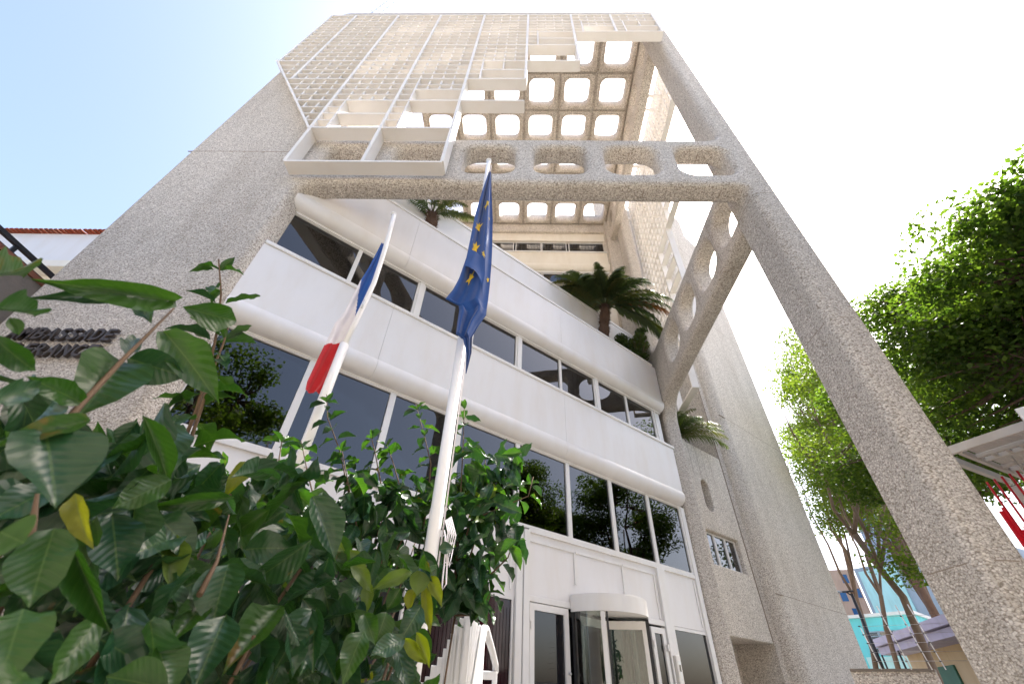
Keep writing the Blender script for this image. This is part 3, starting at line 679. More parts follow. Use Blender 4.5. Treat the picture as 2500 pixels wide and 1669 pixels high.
BX_near=[(-0.64,0.87,0.04),(-0.78,0.64,0.28),(-0.63,0.54,0.23),(-0.54,0.76,0.09),(-0.82,1.00,-0.02),(-0.69,0.82,0.19),(-0.80,0.77,0.33),(-0.56,0.62,0.01),(-0.56,0.73,0.02),(-0.46,0.67,0.02),(-0.78,0.74,0.35),(-0.72,0.67,0.22),(-0.58,0.66,0.18),(-0.82,0.93,0.19),(-0.92,0.83,0.22),(-0.63,0.68,0.12),(-0.59,0.61,-0.01),(-0.86,1.01,0.25),(-0.71,0.85,-0.01),(-0.81,0.85,0.06),(-0.61,0.69,0.14),(-0.85,0.82,0.33),(-0.84,0.91,0.22),(-0.91,0.84,0.19),(-0.77,0.84,0.07),(-0.66,1.00,-0.02),(-0.82,0.87,0.32),(-0.71,0.85,0.20),(-0.61,0.76,-0.01),(-0.79,0.66,0.31),(-0.79,1.04,-0.00),(-0.58,0.69,-0.02),(-0.70,0.75,0.28),(-0.87,0.90,0.02),(-0.69,0.65,0.10),(-0.58,0.63,0.10),(-0.69,0.79,0.23),(-0.73,0.54,0.25),(-0.84,0.98,-0.00),(-0.81,0.84,0.17),(-0.80,0.94,0.25),(-0.83,0.88,0.12),(-0.78,0.89,0.08),(-0.71,0.53,0.23),(-0.63,0.54,0.18),(-0.91,0.91,0.11),(-0.74,0.71,0.17),(-0.81,1.04,0.06),(-0.67,0.73,0.06),(-0.86,0.95,0.31),(-0.72,0.83,0.06),(-0.59,0.58,0.10),(-0.78,0.72,0.11),(-0.78,0.79,0.36),(-0.81,0.89,0.12),(-0.72,0.79,0.12),(-0.77,0.79,0.24),(-0.94,0.96,0.33),(-0.56,0.78,-0.01),(-0.60,0.57,0.17),(-0.99,0.80,0.24),(-0.66,0.66,0.06),(-0.91,0.74,0.25),(-0.71,0.77,0.12),(-0.94,0.91,0.16),(-0.65,0.67,0.05),(-0.64,0.57,0.15),(-0.57,0.70,0.17),(-0.74,0.55,0.23),(-0.91,0.98,0.13),(-0.75,0.86,0.27),(-0.86,0.94,0.38),(-0.65,0.73,0.04),(-0.57,0.64,0.11),(-0.64,0.85,0.03),(-0.65,0.77,-0.01),(-0.64,0.78,0.17),(-0.73,0.62,0.26),(-0.85,0.69,0.29),(-0.67,0.58,0.26),(-0.67,0.75,0.29),(-0.68,0.76,0.30),(-0.59,0.59,0.27),(-0.55,0.76,0.08),(-0.93,0.90,0.28),(-0.73,0.80,0.34),(-0.89,0.82,0.18),(-0.68,0.71,0.25),(-0.83,0.83,0.19),(-0.69,0.78,0.21),(-1.00,0.86,0.21),(-0.77,0.84,0.13),(-0.60,0.73,0.03),(-0.71,0.81,0.01),(-0.81,0.92,0.35),(-0.89,0.93,0.18),(-0.68,0.64,0.11),(-0.68,0.76,0.03),(-0.96,0.95,0.44),(-0.53,0.74,0.07),(-0.71,0.71,0.25),(-0.71,0.54,0.22),(-0.64,0.68,0.02),(-0.59,0.59,0.28),(-0.86,0.91,-0.01),(-0.64,0.66,-0.01),(-0.64,0.65,0.09),(-0.70,0.87,0.22),(-0.85,0.86,0.25),(-0.50,0.68,0.09),(-0.65,0.85,0.09),(-0.67,0.70,0.21),(-0.83,0.75,0.32),(-0.98,0.85,0.26),(-0.84,0.84,0.26),(-0.68,1.04,0.02),(-0.78,0.81,0.11),(-0.78,0.76,0.06),(-0.55,0.64,0.05),(-0.64,0.72,-0.02),(-0.75,0.62,0.26),(-0.71,0.65,0.29),(-0.94,0.80,0.29),(-0.58,0.87,0.01),(-0.83,0.71,0.18),(-0.81,0.90,0.06),(-0.58,0.73,0.14),(-0.49,0.72,0.01),(-0.88,0.89,0.09),(-0.61,0.66,0.31),(-0.84,0.89,0.14),(-0.63,0.69,0.12),(-0.86,1.00,0.14),(-0.77,0.63,0.24),(-0.64,0.63,0.12),(-0.49,0.64,0.03),(-0.66,0.71,0.29),(-0.64,0.66,0.14),(-0.56,0.74,0.02),(-0.64,0.61,0.10),(-0.71,1.04,0.03),(-0.67,0.76,0.04),(-0.61,0.55,0.22),(-0.93,0.95,0.33),(-0.86,0.97,0.14),(-0.71,0.58,0.27),(-0.70,0.65,0.24),(-0.66,0.74,0.18),(-0.96,0.94,0.15),(-0.84,0.89,0.02),(-0.71,0.57,0.21),(-0.88,0.66,0.24),(-0.68,0.55,0.22),(-0.63,0.47,0.26),(-0.78,0.67,0.23),(-0.74,0.53,0.29),(-0.72,0.53,0.28),(-0.57,0.44,0.23),(-0.84,0.64,0.21),(-0.62,0.49,0.14),(-0.57,0.48,0.15),(-0.65,0.54,0.15)]
BX_left=[(-0.78,1.58,0.29),(-0.55,0.96,0.04),(-0.81,1.08,0.35),(-0.78,1.12,0.31),(-0.57,1.10,0.14),(-0.60,1.23,0.10),(-0.95,1.38,0.43),(-1.00,1.43,0.36),(-0.80,1.07,0.32),(-0.67,1.17,0.14),(-0.92,1.48,0.58),(-0.73,1.17,0.21),(-0.74,1.18,0.05),(-0.88,1.11,0.24),(-1.03,1.37,0.47),(-0.77,1.13,0.08),(-0.53,0.92,0.08),(-0.72,1.17,0.21),(-0.97,1.03,0.40),(-0.62,0.95,0.22),(-0.88,1.42,0.13),(-0.66,1.12,0.46),(-0.71,1.29,0.06),(-0.46,1.01,0.09),(-0.56,1.39,0.20),(-0.94,1.53,0.02),(-0.61,0.91,0.15),(-0.53,1.11,0.12),(-0.74,1.58,0.23),(-0.59,1.08,0.38),(-0.55,1.01,0.39),(-0.46,1.15,0.06),(-0.70,0.90,0.34),(-0.92,1.19,0.14),(-0.79,1.18,0.04),(-0.57,1.06,0.10),(-0.63,1.28,0.26),(-0.88,1.08,0.29),(-0.68,1.30,0.24),(-0.49,0.94,0.19),(-0.48,0.96,0.00),(-0.72,1.22,0.12),(-0.67,0.89,0.13),(-0.74,0.92,0.21),(-0.56,1.07,0.00),(-0.66,1.54,0.36),(-0.81,1.49,0.08),(-0.80,1.52,0.50),(-0.62,0.89,0.06),(-0.92,1.20,0.40),(-0.67,1.01,0.13),(-0.74,1.30,0.02),(-0.88,1.56,0.12),(-0.74,0.98,0.33),(-0.97,1.28,0.25),(-0.58,1.02,0.35),(-0.72,1.22,0.04),(-0.78,1.24,0.31),(-0.76,1.29,0.30),(-0.65,1.23,0.28),(-0.68,0.84,0.22),(-1.15,1.29,0.45),(-0.73,1.48,0.19),(-0.90,1.18,0.26),(-0.47,1.04,0.16),(-1.09,1.19,0.45),(-0.75,1.48,0.49),(-0.91,1.29,0.04),(-0.64,1.03,0.18),(-0.53,1.13,0.30),(-0.62,1.29,0.17),(-0.62,0.95,0.33),(-0.55,1.41,0.13),(-0.62,0.99,0.28),(-0.60,0.89,0.35),(-0.95,1.47,0.18),(-0.97,1.47,0.36),(-0.79,1.16,0.19),(-0.70,0.79,0.27),(-0.70,1.39,0.30),(-0.90,1.44,0.23),(-0.92,1.25,0.43),(-0.82,1.05,0.16),(-0.85,1.45,0.10),(-0.60,1.55,0.09),(-0.53,1.19,0.26),(-0.68,0.85,0.15),(-0.80,1.10,0.21),(-0.71,1.41,0.25),(-0.96,1.31,0.09),(-0.98,1.18,0.26),(-1.00,1.47,0.06),(-0.70,1.48,0.17),(-0.45,1.22,0.00),(-0.92,1.47,0.52),(-0.94,1.14,0.28),(-0.77,1.06,0.20),(-0.79,1.48,0.23),(-0.49,0.94,0.07),(-0.49,1.04,0.01),(-0.45,1.02,0.06),(-0.68,1.14,0.28),(-0.52,1.31,0.18),(-0.51,1.03,0.22),(-0.73,1.57,0.51),(-0.44,1.05,0.19),(-0.85,1.40,0.20),(-0.44,0.98,0.28),(-0.78,1.59,0.65),(-0.50,1.26,0.02),(-0.78,1.13,0.13),(-0.70,1.22,0.37),(-0.69,1.61,0.21),(-0.76,1.33,0.45),(-0.96,1.15,0.41),(-0.91,0.99,0.36),(-0.71,1.04,0.10),(-0.82,1.19,0.16),(-0.68,1.61,0.07),(-1.06,1.21,0.45),(-0.87,1.16,0.43),(-0.92,1.25,0.36),(-0.75,1.36,0.37),(-0.72,1.14,0.02),(-0.79,1.15,0.36),(-0.61,0.97,0.05),(-0.90,1.48,0.30),(-0.54,1.03,0.14),(-1.03,1.41,0.16),(-0.82,1.05,0.20),(-0.84,1.11,0.12),(-0.73,1.33,0.05),(-0.91,1.49,-0.01),(-0.78,1.31,0.44),(-0.89,1.05,0.26),(-0.72,1.28,0.07),(-0.77,1.40,0.26),(-0.91,1.41,0.02),(-0.58,1.53,0.00),(-0.85,1.42,0.01),(-1.02,1.46,0.51),(-0.91,1.15,0.35),(-0.54,1.08,0.29),(-0.64,1.33,0.18),(-0.74,1.46,0.07),(-1.05,1.46,0.32),(-0.54,1.17,0.17),(-0.60,1.26,0.33),(-0.73,1.40,0.08),(-0.66,1.13,0.33),(-0.76,1.56,0.21),(-0.79,1.18,-0.02),(-0.68,0.87,0.30),(-0.62,1.67,0.10),(-0.51,1.08,0.21),(-0.63,0.99,0.27),(-0.88,1.56,0.21),(-0.58,1.02,0.41),(-0.85,1.58,0.13),(-0.54,0.91,0.16),(-0.53,0.95,0.02),(-0.81,1.58,-0.00),(-0.77,0.92,0.22),(-0.44,1.17,0.06),(-0.56,0.91,0.08),(-0.71,1.06,0.05),(-0.84,1.35,0.01),(-0.56,1.32,0.08),(-0.82,1.21,0.10),(-0.71,1.48,0.14),(-1.12,1.29,0.40),(-0.47,0.99,0.03),(-0.67,0.96,0.38),(-0.81,0.94,0.28),(-0.88,1.20,0.12),(-0.52,1.15,-0.01),(-0.99,1.33,0.32),(-0.55,1.10,0.07),(-1.04,1.38,0.23),(-0.85,1.33,0.08),(-0.91,1.48,0.12),(-0.82,1.06,0.28),(-0.95,1.28,0.26),(-0.58,1.33,0.14),(-0.69,1.41,0.44),(-0.59,1.04,0.00),(-0.86,1.09,0.37),(-0.85,1.50,0.38),(-0.69,1.33,0.36),(-0.80,1.31,0.43),(-0.89,1.01,0.28),(-1.19,1.11,0.38),(-0.94,0.83,0.35),(-0.77,0.98,0.30),(-0.80,0.91,0.34),(-0.92,0.80,0.33),(-0.96,0.84,0.38),(-1.20,1.08,0.40),(-0.81,0.92,0.32),(-0.80,0.90,0.41),(-1.04,1.19,0.39),(-1.15,1.17,0.32),(-1.14,1.10,0.28),(-1.05,1.21,0.44),(-0.84,1.05,0.29),(-1.03,0.98,0.31),(-0.84,0.97,0.36),(-1.06,1.13,0.29),(-1.04,0.93,0.39),(-0.86,1.02,0.36),(-1.09,0.99,0.40),(-1.20,1.07,0.47),(-0.89,0.98,0.33),(-0.91,0.97,0.27),(-1.01,0.96,0.43),(-1.23,1.17,0.34),(-1.25,1.12,0.43),(-0.90,0.87,0.25)]
BX_front=[(-0.60,1.75,0.06),(-0.41,1.63,0.25),(-0.71,1.67,-0.02),(-0.61,1.59,0.17),(-0.73,1.79,0.26),(-0.66,1.55,-0.01),(-0.45,1.23,0.14),(-0.51,1.23,0.14),(-0.86,1.51,0.36),(-0.74,1.57,-0.01),(-0.48,1.58,0.37),(-0.59,1.43,0.01),(-0.63,1.39,0.17),(-0.59,1.33,0.05),(-0.37,1.87,0.10),(-0.48,1.91,0.03),(-0.92,1.70,0.28),(-0.47,1.55,0.01),(-0.52,1.39,0.03),(-0.53,1.48,0.04),(-0.44,1.38,0.28),(-0.28,1.39,0.27),(-0.77,1.38,0.30),(-0.55,1.92,0.03),(-0.58,1.47,0.15),(-0.50,1.51,0.03),(-0.38,1.54,0.04),(-0.71,1.62,0.35),(-0.35,1.45,0.11),(-0.53,1.79,0.32),(-0.35,1.69,0.26),(-0.68,1.80,0.27),(-0.66,1.70,0.06),(-0.64,1.43,0.03),(-0.58,1.47,0.17),(-0.51,1.43,0.06),(-0.64,1.47,0.06),(-0.60,1.67,0.32),(-0.56,1.87,0.14),(-0.59,1.20,0.11),(-0.67,1.75,0.12),(-0.71,1.81,0.02),(-0.36,1.70,0.21),(-0.54,1.39,0.31),(-0.39,1.56,0.30),(-0.48,1.64,0.21),(-0.44,1.25,0.26),(-0.53,1.60,0.12),(-0.27,1.33,0.27),(-0.42,1.93,0.03),(-0.37,1.66,0.23),(-0.45,1.53,0.14),(-0.29,1.29,0.06),(-0.38,1.77,0.23),(-0.27,1.46,0.11),(-0.43,1.36,0.17),(-0.64,1.47,0.05),(-0.61,1.61,0.23),(-0.42,1.45,0.05),(-0.41,1.30,0.14),(-0.35,1.60,0.13),(-0.51,1.50,0.15),(-0.48,1.49,0.04),(-0.43,1.46,0.36),(-0.34,1.32,0.09),(-0.69,1.74,0.20),(-0.69,1.34,0.26),(-0.54,1.48,0.08),(-0.43,1.49,0.27),(-0.42,1.60,0.20),(-0.63,1.53,0.33),(-0.86,1.60,0.31),(-0.43,1.77,-0.00),(-0.55,1.34,0.24),(-0.59,1.49,0.01),(-0.44,1.31,0.13),(-0.58,1.65,0.40),(-0.65,1.62,-0.01),(-0.53,1.39,0.29),(-0.60,1.55,0.00),(-0.51,1.46,0.16),(-0.48,1.62,0.19),(-0.37,1.38,0.10),(-0.37,1.65,0.33),(-0.28,1.52,-0.00),(-0.44,1.39,0.10),(-0.50,1.36,0.11),(-0.30,1.27,-0.01),(-0.33,1.82,0.21),(-0.45,1.28,0.14),(-0.71,1.52,0.35),(-0.55,1.85,0.24),(-0.31,1.50,0.27),(-0.76,1.60,0.28),(-0.38,1.62,-0.00),(-0.44,1.26,0.00),(-0.61,1.71,0.27),(-0.79,1.80,0.37),(-0.24,1.39,0.01),(-0.61,1.46,0.20),(-0.60,1.90,0.06),(-0.39,1.58,0.07),(-0.56,1.47,-0.01),(-0.27,1.51,0.08),(-0.69,1.63,0.08),(-0.45,1.42,0.14),(-0.39,1.90,0.20),(-0.32,1.38,0.07),(-0.85,1.77,0.24),(-0.66,1.28,0.28),(-0.54,1.28,0.10),(-0.43,1.67,0.15),(-0.47,1.91,0.29),(-0.61,1.75,0.12),(-0.46,1.25,0.03),(-0.43,1.29,0.13),(-0.50,1.71,-0.01),(-0.68,1.71,0.13),(-0.45,1.81,0.09),(-0.56,1.54,0.07),(-0.74,1.84,0.22),(-0.52,1.92,0.21),(-0.49,1.69,0.15),(-0.61,1.48,0.34),(-0.67,1.68,-0.00),(-0.60,1.18,0.22),(-0.35,1.49,0.08),(-0.75,1.54,0.25),(-0.69,1.33,0.31),(-0.34,1.74,0.36),(-0.32,1.72,0.03),(-0.62,1.81,0.09),(-0.60,1.56,0.14),(-0.81,1.71,0.02),(-0.34,1.43,0.28),(-0.48,1.33,0.21),(-0.68,1.24,0.23),(-0.41,1.28,0.02),(-0.54,1.19,-0.01),(-0.68,1.58,0.07),(-0.45,1.30,-0.00),(-0.55,1.85,0.05),(-0.63,1.33,0.11),(-0.54,1.25,0.26),(-0.31,1.60,0.24),(-0.48,1.82,0.02),(-0.40,1.43,0.00),(-0.46,1.75,0.39),(-0.43,1.71,0.10),(-0.33,1.62,0.31)]
BX_mid=[(-1.81,2.59,0.80),(-1.21,2.18,0.69),(-1.79,2.48,0.70),(-1.47,2.61,0.87),(-1.42,2.09,0.54),(-1.65,2.60,0.62),(-1.35,2.12,0.66),(-1.56,2.11,0.50),(-1.80,2.83,1.03),(-1.63,2.55,0.89),(-1.47,2.06,0.75),(-1.57,2.40,0.53),(-1.38,2.06,0.65),(-1.27,2.45,0.70),(-1.61,2.53,0.61),(-1.98,2.74,1.03),(-1.46,2.40,0.66),(-1.67,2.37,0.85),(-1.47,2.56,1.02),(-1.33,2.05,0.77),(-1.68,2.66,0.85),(-1.60,2.56,0.84),(-1.39,2.24,0.78),(-1.24,2.38,0.72),(-1.21,2.26,0.76),(-1.87,2.52,0.87),(-1.40,2.10,0.48),(-1.83,2.84,0.76),(-1.31,2.38,0.80),(-1.59,1.95,0.71),(-1.30,2.07,0.82),(-1.53,2.57,1.02),(-2.09,2.67,0.84),(-1.65,2.51,0.55),(-1.47,2.57,0.90),(-1.92,2.69,1.00),(-1.20,2.40,0.80),(-1.33,2.17,0.85),(-2.02,2.65,0.74),(-1.62,2.44,0.97),(-1.38,2.40,0.90),(-1.88,2.82,0.92),(-1.23,2.16,0.63),(-1.69,2.36,0.77),(-1.67,2.61,0.82),(-1.38,2.09,0.67),(-1.13,2.22,0.66),(-1.72,2.47,0.70),(-1.61,2.16,0.50),(-1.49,2.97,0.74),(-1.53,2.12,0.60),(-1.38,2.46,0.62),(-2.02,2.67,1.07),(-1.97,2.59,0.70),(-1.60,2.24,0.82),(-0.82,3.48,0.63),(-0.98,3.32,0.91),(-1.21,3.37,0.75),(-1.26,3.22,0.98),(-1.30,3.64,1.24),(-1.24,3.75,1.16),(-1.13,3.82,0.91),(-1.35,3.72,0.75),(-0.80,3.80,1.04),(-1.14,3.17,1.01),(-1.33,3.27,1.09),(-1.16,3.10,1.22),(-0.65,3.51,0.77),(-1.24,3.34,1.11),(-1.28,3.37,0.81),(-1.30,3.80,0.71),(-0.97,3.65,0.76),(-1.16,3.61,0.59),(-1.36,3.37,1.21),(-0.90,4.10,0.78),(-0.90,3.79,0.71),(-0.68,3.66,0.62),(-1.18,3.52,0.97),(-1.27,3.90,0.73),(-1.27,3.52,1.05),(-1.46,3.54,1.38),(-1.20,3.77,0.78),(-1.13,3.54,0.92),(-0.95,3.93,1.23),(-0.88,3.48,0.96),(-0.84,3.29,0.63),(-0.67,3.44,0.73),(-1.21,3.13,0.81),(-0.72,3.57,1.01),(-1.42,3.66,0.96),(-0.98,3.85,0.66),(-0.91,3.63,1.03),(-1.01,3.94,0.66),(-1.44,3.69,1.32),(-1.11,3.27,0.98),(-1.48,3.69,1.25),(-1.03,3.82,1.07),(-0.87,3.22,1.11),(-1.47,3.51,1.35),(-1.08,3.16,0.72),(-0.94,3.46,1.04),(-0.79,3.75,0.80),(-0.59,3.25,0.68),(-1.03,3.62,0.95),(-0.91,3.79,1.25),(-0.80,3.86,1.41),(-1.04,3.99,1.16),(-1.45,3.74,1.19),(-0.70,3.53,0.72),(-1.19,3.86,1.27),(-0.67,3.38,0.81),(-0.98,3.97,0.77),(-1.07,3.81,0.85),(-1.14,3.62,0.81),(-1.03,3.54,1.05),(-1.09,3.62,0.84),(-1.09,3.77,1.28),(-1.12,3.47,1.28),(-1.08,3.24,0.71),(-1.22,3.15,0.95),(-0.94,3.23,1.25),(-1.09,3.24,1.00),(-0.82,3.61,0.72),(-1.10,3.90,1.34),(-1.40,3.56,1.15),(-1.35,3.63,0.93),(-1.01,3.49,0.66),(-1.15,3.87,0.77),(-0.80,3.73,1.41),(-1.44,3.66,1.03),(-0.88,3.62,1.25),(-1.27,3.53,0.90),(-0.71,3.88,0.95),(-1.25,3.39,0.84),(-0.97,3.42,1.10),(-0.96,3.69,1.06),(-0.85,3.34,1.29),(-1.14,3.21,1.23),(-0.86,3.65,1.32),(-0.98,3.28,0.86),(-1.04,3.29,0.73),(-1.00,3.39,0.74),(-1.57,3.89,1.52),(-1.50,3.69,1.24),(-1.46,3.71,1.38),(-0.69,3.85,0.64),(-1.05,3.84,0.94),(-1.18,3.69,0.82),(-1.29,3.60,0.71),(-1.10,3.37,0.71),(-1.01,3.52,0.79),(-1.01,3.85,0.71),(-1.08,3.64,0.86),(-0.89,3.71,1.43),(-0.68,3.40,0.56),(-1.21,3.31,0.62),(-1.23,3.68,0.95),(-0.85,3.52,1.06),(-0.67,3.29,0.94),(-0.89,3.21,0.88),(-1.29,3.81,1.21),(-0.92,3.99,0.70),(-0.68,3.41,0.82),(-1.20,3.98,1.06),(-0.83,3.97,0.90),(-1.33,3.50,1.00),(-1.06,3.46,1.25),(-0.86,3.91,0.86),(-1.12,3.54,1.19),(-0.71,3.49,1.10),(-0.82,3.37,0.92),(-1.07,3.82,0.74),(-1.22,3.83,1.43),(-0.93,3.19,1.07),(-1.36,3.48,1.28),(-1.13,3.64,0.75),(-0.90,3.67,1.02),(-0.68,3.26,0.58),(-0.96,3.77,1.34),(-1.08,3.75,1.32),(-1.22,3.90,0.82),(-1.21,3.77,1.43),(-0.87,3.88,1.24),(-0.86,3.36,1.01),(-1.24,3.74,1.20),(-1.06,4.02,0.86),(-0.78,3.69,0.79),(-0.94,3.60,1.10),(-1.35,3.55,1.15),(-1.15,3.51,0.62),(-1.02,3.74,1.14),(-0.68,3.52,0.92),(-0.65,3.77,0.63),(-1.27,3.23,1.23),(-1.00,3.74,1.04)]
BX_right=[(-0.30,3.75,1.16),(-0.76,4.03,1.40),(-0.28,3.65,1.51),(-0.43,3.43,1.40),(-0.06,3.59,0.92),(-0.24,3.53,1.60),(-0.31,3.41,0.92),(-0.09,3.56,1.50),(-0.10,3.60,1.53),(-0.05,3.57,1.58),(-0.50,3.72,1.30),(-0.50,3.56,1.20),(-0.38,4.06,1.26),(-0.69,3.79,1.47),(-0.10,3.91,1.83),(-0.36,3.41,1.19),(-0.46,3.74,1.49),(-0.50,3.99,0.96),(-0.09,3.85,1.53),(-0.29,3.51,1.62),(-0.37,3.46,1.17),(-0.43,3.48,1.65),(-0.20,4.08,1.20),(-0.18,3.87,1.09),(-0.55,3.47,0.98),(-0.22,4.08,0.90),(-0.09,3.82,1.48),(-0.38,4.18,1.28),(-0.66,3.74,1.38),(-0.33,3.79,1.59),(-0.07,3.46,1.43),(-0.38,4.14,1.28),(-0.16,3.99,1.35),(-0.55,4.16,0.96),(-0.43,3.54,0.90),(-0.67,4.14,1.22),(-0.28,3.64,1.02),(-0.07,3.60,1.64),(-0.16,4.09,0.95),(-0.21,3.67,1.55),(-0.31,3.82,1.18),(-0.21,3.65,1.53),(-0.79,3.90,1.86),(-0.38,3.44,1.48),(-0.33,4.11,0.89),(-0.17,3.65,0.95),(-0.71,4.13,1.48),(-0.44,3.91,0.90),(-0.17,3.68,1.50),(-0.54,3.45,1.17),(-0.10,3.60,1.48),(-0.59,3.53,0.87),(-0.51,3.76,1.02),(-0.43,3.39,0.85),(-0.13,3.98,1.14),(-0.56,3.85,1.30),(-0.61,3.83,0.86),(-0.69,4.10,1.38),(-0.06,3.58,1.13),(-0.28,3.82,1.41),(-0.14,3.77,1.06),(-0.05,3.62,0.99),(-0.10,3.46,1.64),(-0.22,3.97,1.40),(-0.74,3.72,1.75),(-0.52,3.75,1.21),(-0.31,3.51,0.80),(-0.21,3.90,1.19),(-0.55,4.10,1.06),(-0.13,4.16,1.31),(-0.12,3.90,1.36),(-0.04,4.12,1.98),(-0.44,3.78,1.04),(-0.70,3.99,1.81),(-0.03,3.95,0.98),(-0.53,4.16,1.11),(-0.13,3.54,0.91),(-0.25,4.10,1.07),(-0.11,3.49,1.18),(-0.52,3.65,0.79),(-0.65,4.08,1.27),(-0.69,3.48,1.66),(-0.30,3.44,1.27),(-0.35,3.52,0.98),(-0.46,4.08,1.90),(-0.36,3.90,1.23),(-0.23,3.99,1.72),(-0.37,3.89,1.52),(-0.50,3.83,1.53),(-0.47,3.82,0.82),(-0.39,3.41,1.30),(-0.41,3.54,0.92),(-0.39,3.74,1.14),(-0.39,3.89,1.42),(-0.31,4.07,1.40),(-0.41,3.64,0.99),(-0.58,3.46,1.20),(-0.05,3.51,0.82),(-0.16,3.71,1.72),(-0.53,3.45,1.59),(-0.07,4.17,1.92),(-0.48,3.40,1.04),(-0.21,3.99,1.92),(-0.60,3.68,1.10),(-0.04,3.54,1.58),(-0.13,3.41,0.82),(-0.48,3.68,1.73),(-0.60,3.96,0.92),(-0.07,3.48,1.06),(-0.59,3.36,1.23),(-0.63,3.85,0.64),(-0.43,3.69,0.62),(-0.51,3.82,0.63),(-0.49,3.56,0.56),(-0.41,4.03,0.80),(-0.48,3.79,0.70),(-0.28,3.53,0.49),(-0.36,3.87,0.62),(-0.57,3.57,0.66),(-0.42,3.62,0.73),(-0.30,3.50,0.67),(-0.32,3.56,0.61),(-0.37,3.49,0.52),(-0.39,3.60,0.69),(-0.58,3.65,0.56),(-0.49,3.85,0.78),(-0.31,3.68,0.61),(-0.37,3.82,0.64),(-0.53,3.53,0.65),(-0.40,3.96,0.69),(-0.41,3.58,0.73),(-0.50,3.54,0.49),(-0.53,3.81,0.68),(-0.58,3.58,0.62),(-0.29,3.59,0.67),(-0.50,3.91,0.74),(-0.43,3.90,0.65),(-0.38,3.53,0.60),(-0.57,3.61,0.51),(-0.29,3.54,0.66),(-0.43,3.67,0.69),(-0.36,3.54,0.54),(-0.27,3.56,0.51),(-0.49,3.60,0.60),(-0.35,3.70,0.68)]
# ------------------------------------------------------------------ sign
sg = thing('building_sign', 'raised dark bronze capitals on the left concrete wall, half hidden by leaves', 'sign', (-9.35, YF, 4.6))
def letters(txt, x0, x1, z0, h):
    n = 0; cursor = 0; adv = []
    cu = bpy.data.curves.new('t', 'FONT'); cu.body = 'H'; 
    widths = {'M': .92, 'A': .80, 'B': .76, 'S': .72, 'D': .78, 'E': .68, 'F': .66, 'R': .78, 'N': .78, 'C': .74, ' ': .42}
    tot = sum(widths[c] for c in txt); s = (x1-x0)/tot; x = x0
    for c in txt:
        wd = widths[c]*s
        if c != ' ':
            cu = bpy.data.curves.new('letter', 'FONT'); cu.body = c; cu.size = 1; cu.extrude = .5; cu.offset = .018; cu.resolution_u = 4
            ob = bpy.data.objects.new('tmp', cu); COL.objects.link(ob)
            me = bpy.data.meshes.new_from_object(ob.evaluated_get(bpy.context.evaluated_depsgraph_get()))
            bpy.data.objects.remove(ob)
            co = np.array([v.co[:] for v in me.vertices]); mn, mx = co.min(0), co.max(0)
            for v in me.vertices:
                u = (v.co.x-mn[0])/(mx[0]-mn[0]); q = (v.co.y-mn[1])/(mx[1]-mn[1])
                v.co = Vector((x+u*wd*.82+q*h*.14+9.35, -.075-(v.co.z)*.07, z0+q*h-4.6))
            me.materials.clear(); bm = bmesh.new(); bm.from_mesh(me); bmesh.ops.recalc_face_normals(bm, faces=bm.faces); bm.to_mesh(me); bm.free()
            o = link('letter', me, M['bronze'], sg)
            if n % 2 == 0:
                pass
        x += wd; n += 1
letters('AMBASSADE', -9.40, -7.42, 4.60, .27)
letters('DE FRANCE', -9.40, -7.50, 4.23, .27)

# ------------------------------------------------------------------ flag poles, flags
def cloth_mat(name, cols):
    m, nt, b = mat(name, cols[0], .75, spec=.2); b.inputs['Sheen Weight'].default_value = .3
    wv = noise(nt, pos(nt), 220, 2)
    bump(nt, b, wv, .12, .002)
    c = ramp(nt, noise(nt, pos(nt), 5, 3), [(.3, tuple(x*.86 for x in cols[0])), (.7, cols[0])]); nt.links.new(c, b.inputs['Base Color'])
    return m
M['blue'] = cloth_mat('royal blue cloth', [(.012, .065, .27)]); M['star'] = cloth_mat('golden yellow cloth', [(.80, .56, .03)])
M['fblue'] = cloth_mat('flag blue cloth', [(.012, .085, .36)]); M['fwhite'] = cloth_mat('flag white cloth', [(.78, .75, .80)]); M['fred'] = cloth_mat('flag red cloth', [(.50, .018, .025)])
def pole(name, x, y, ztop, r0_, r1_, steps, label, bow=None):
    t = thing(name, label, 'flagpole', (x, y, GZ), 'white flagpoles in front of the facade')
    bm = bmesh.new(); zs = [0]+steps+[ztop-GZ]; n = len(zs)-1
    def ax_(z):
        if not bow: return Vector((0, 0, z))
        zz = [b[0] for b in bow]; return Vector((float(np.interp(z+GZ, zz, [b[1] for b in bow])), float(np.interp(z+GZ, zz, [b[2] for b in bow])), z))
    for i in range(n):
        ra = r0_+(r1_-r0_)*i/max(1, n-1) if n > 1 else r0_; za, zb = zs[i]-(.03 if i else 0), zs[i+1]; kk = 7 if bow else 1
        tube(bm, [ax_(za+(zb-za)*k/kk) for k in range(kk+1)], [ra*(1-.02*k/kk) for k in range(kk+1)], 20)
    bmobj('shaft', bm, M['pole'], t)
    bm = bmesh.new(); bmesh.ops.create_uvsphere(bm, u_segments=12, v_segments=8, radius=r1_*1.35, matrix=Matrix.Translation((0, 0, ztop-GZ+r1_*.9))@Matrix.Diagonal((1, 1, .8, 1))); bmobj('finial', bm, M['pole'], t, smooth=True)
    bm = bmesh.new(); tube(bm, [(0, 0, 0), (0, 0, .04)], .16, 20); bmobj('base_plate', bm, M['pole'], t)
    return t
PE = pole('flagpole', -.600, 3.028, 6.0, .047, .031, [4.6, 6.2], 'tall white flagpole nearest the camera, carrying the blue flag with yellow stars')
PFp = pole('flagpole', -1.965, 3.485, 5.30, .049, .030, [4.45], 'white flagpole on the left, carrying the blue, white and red flag', [(2.8, 0, 0), (3.44, .042, .02), (3.9, .062, .035), (4.5, .05, .025), (5.3, .013, .0)])
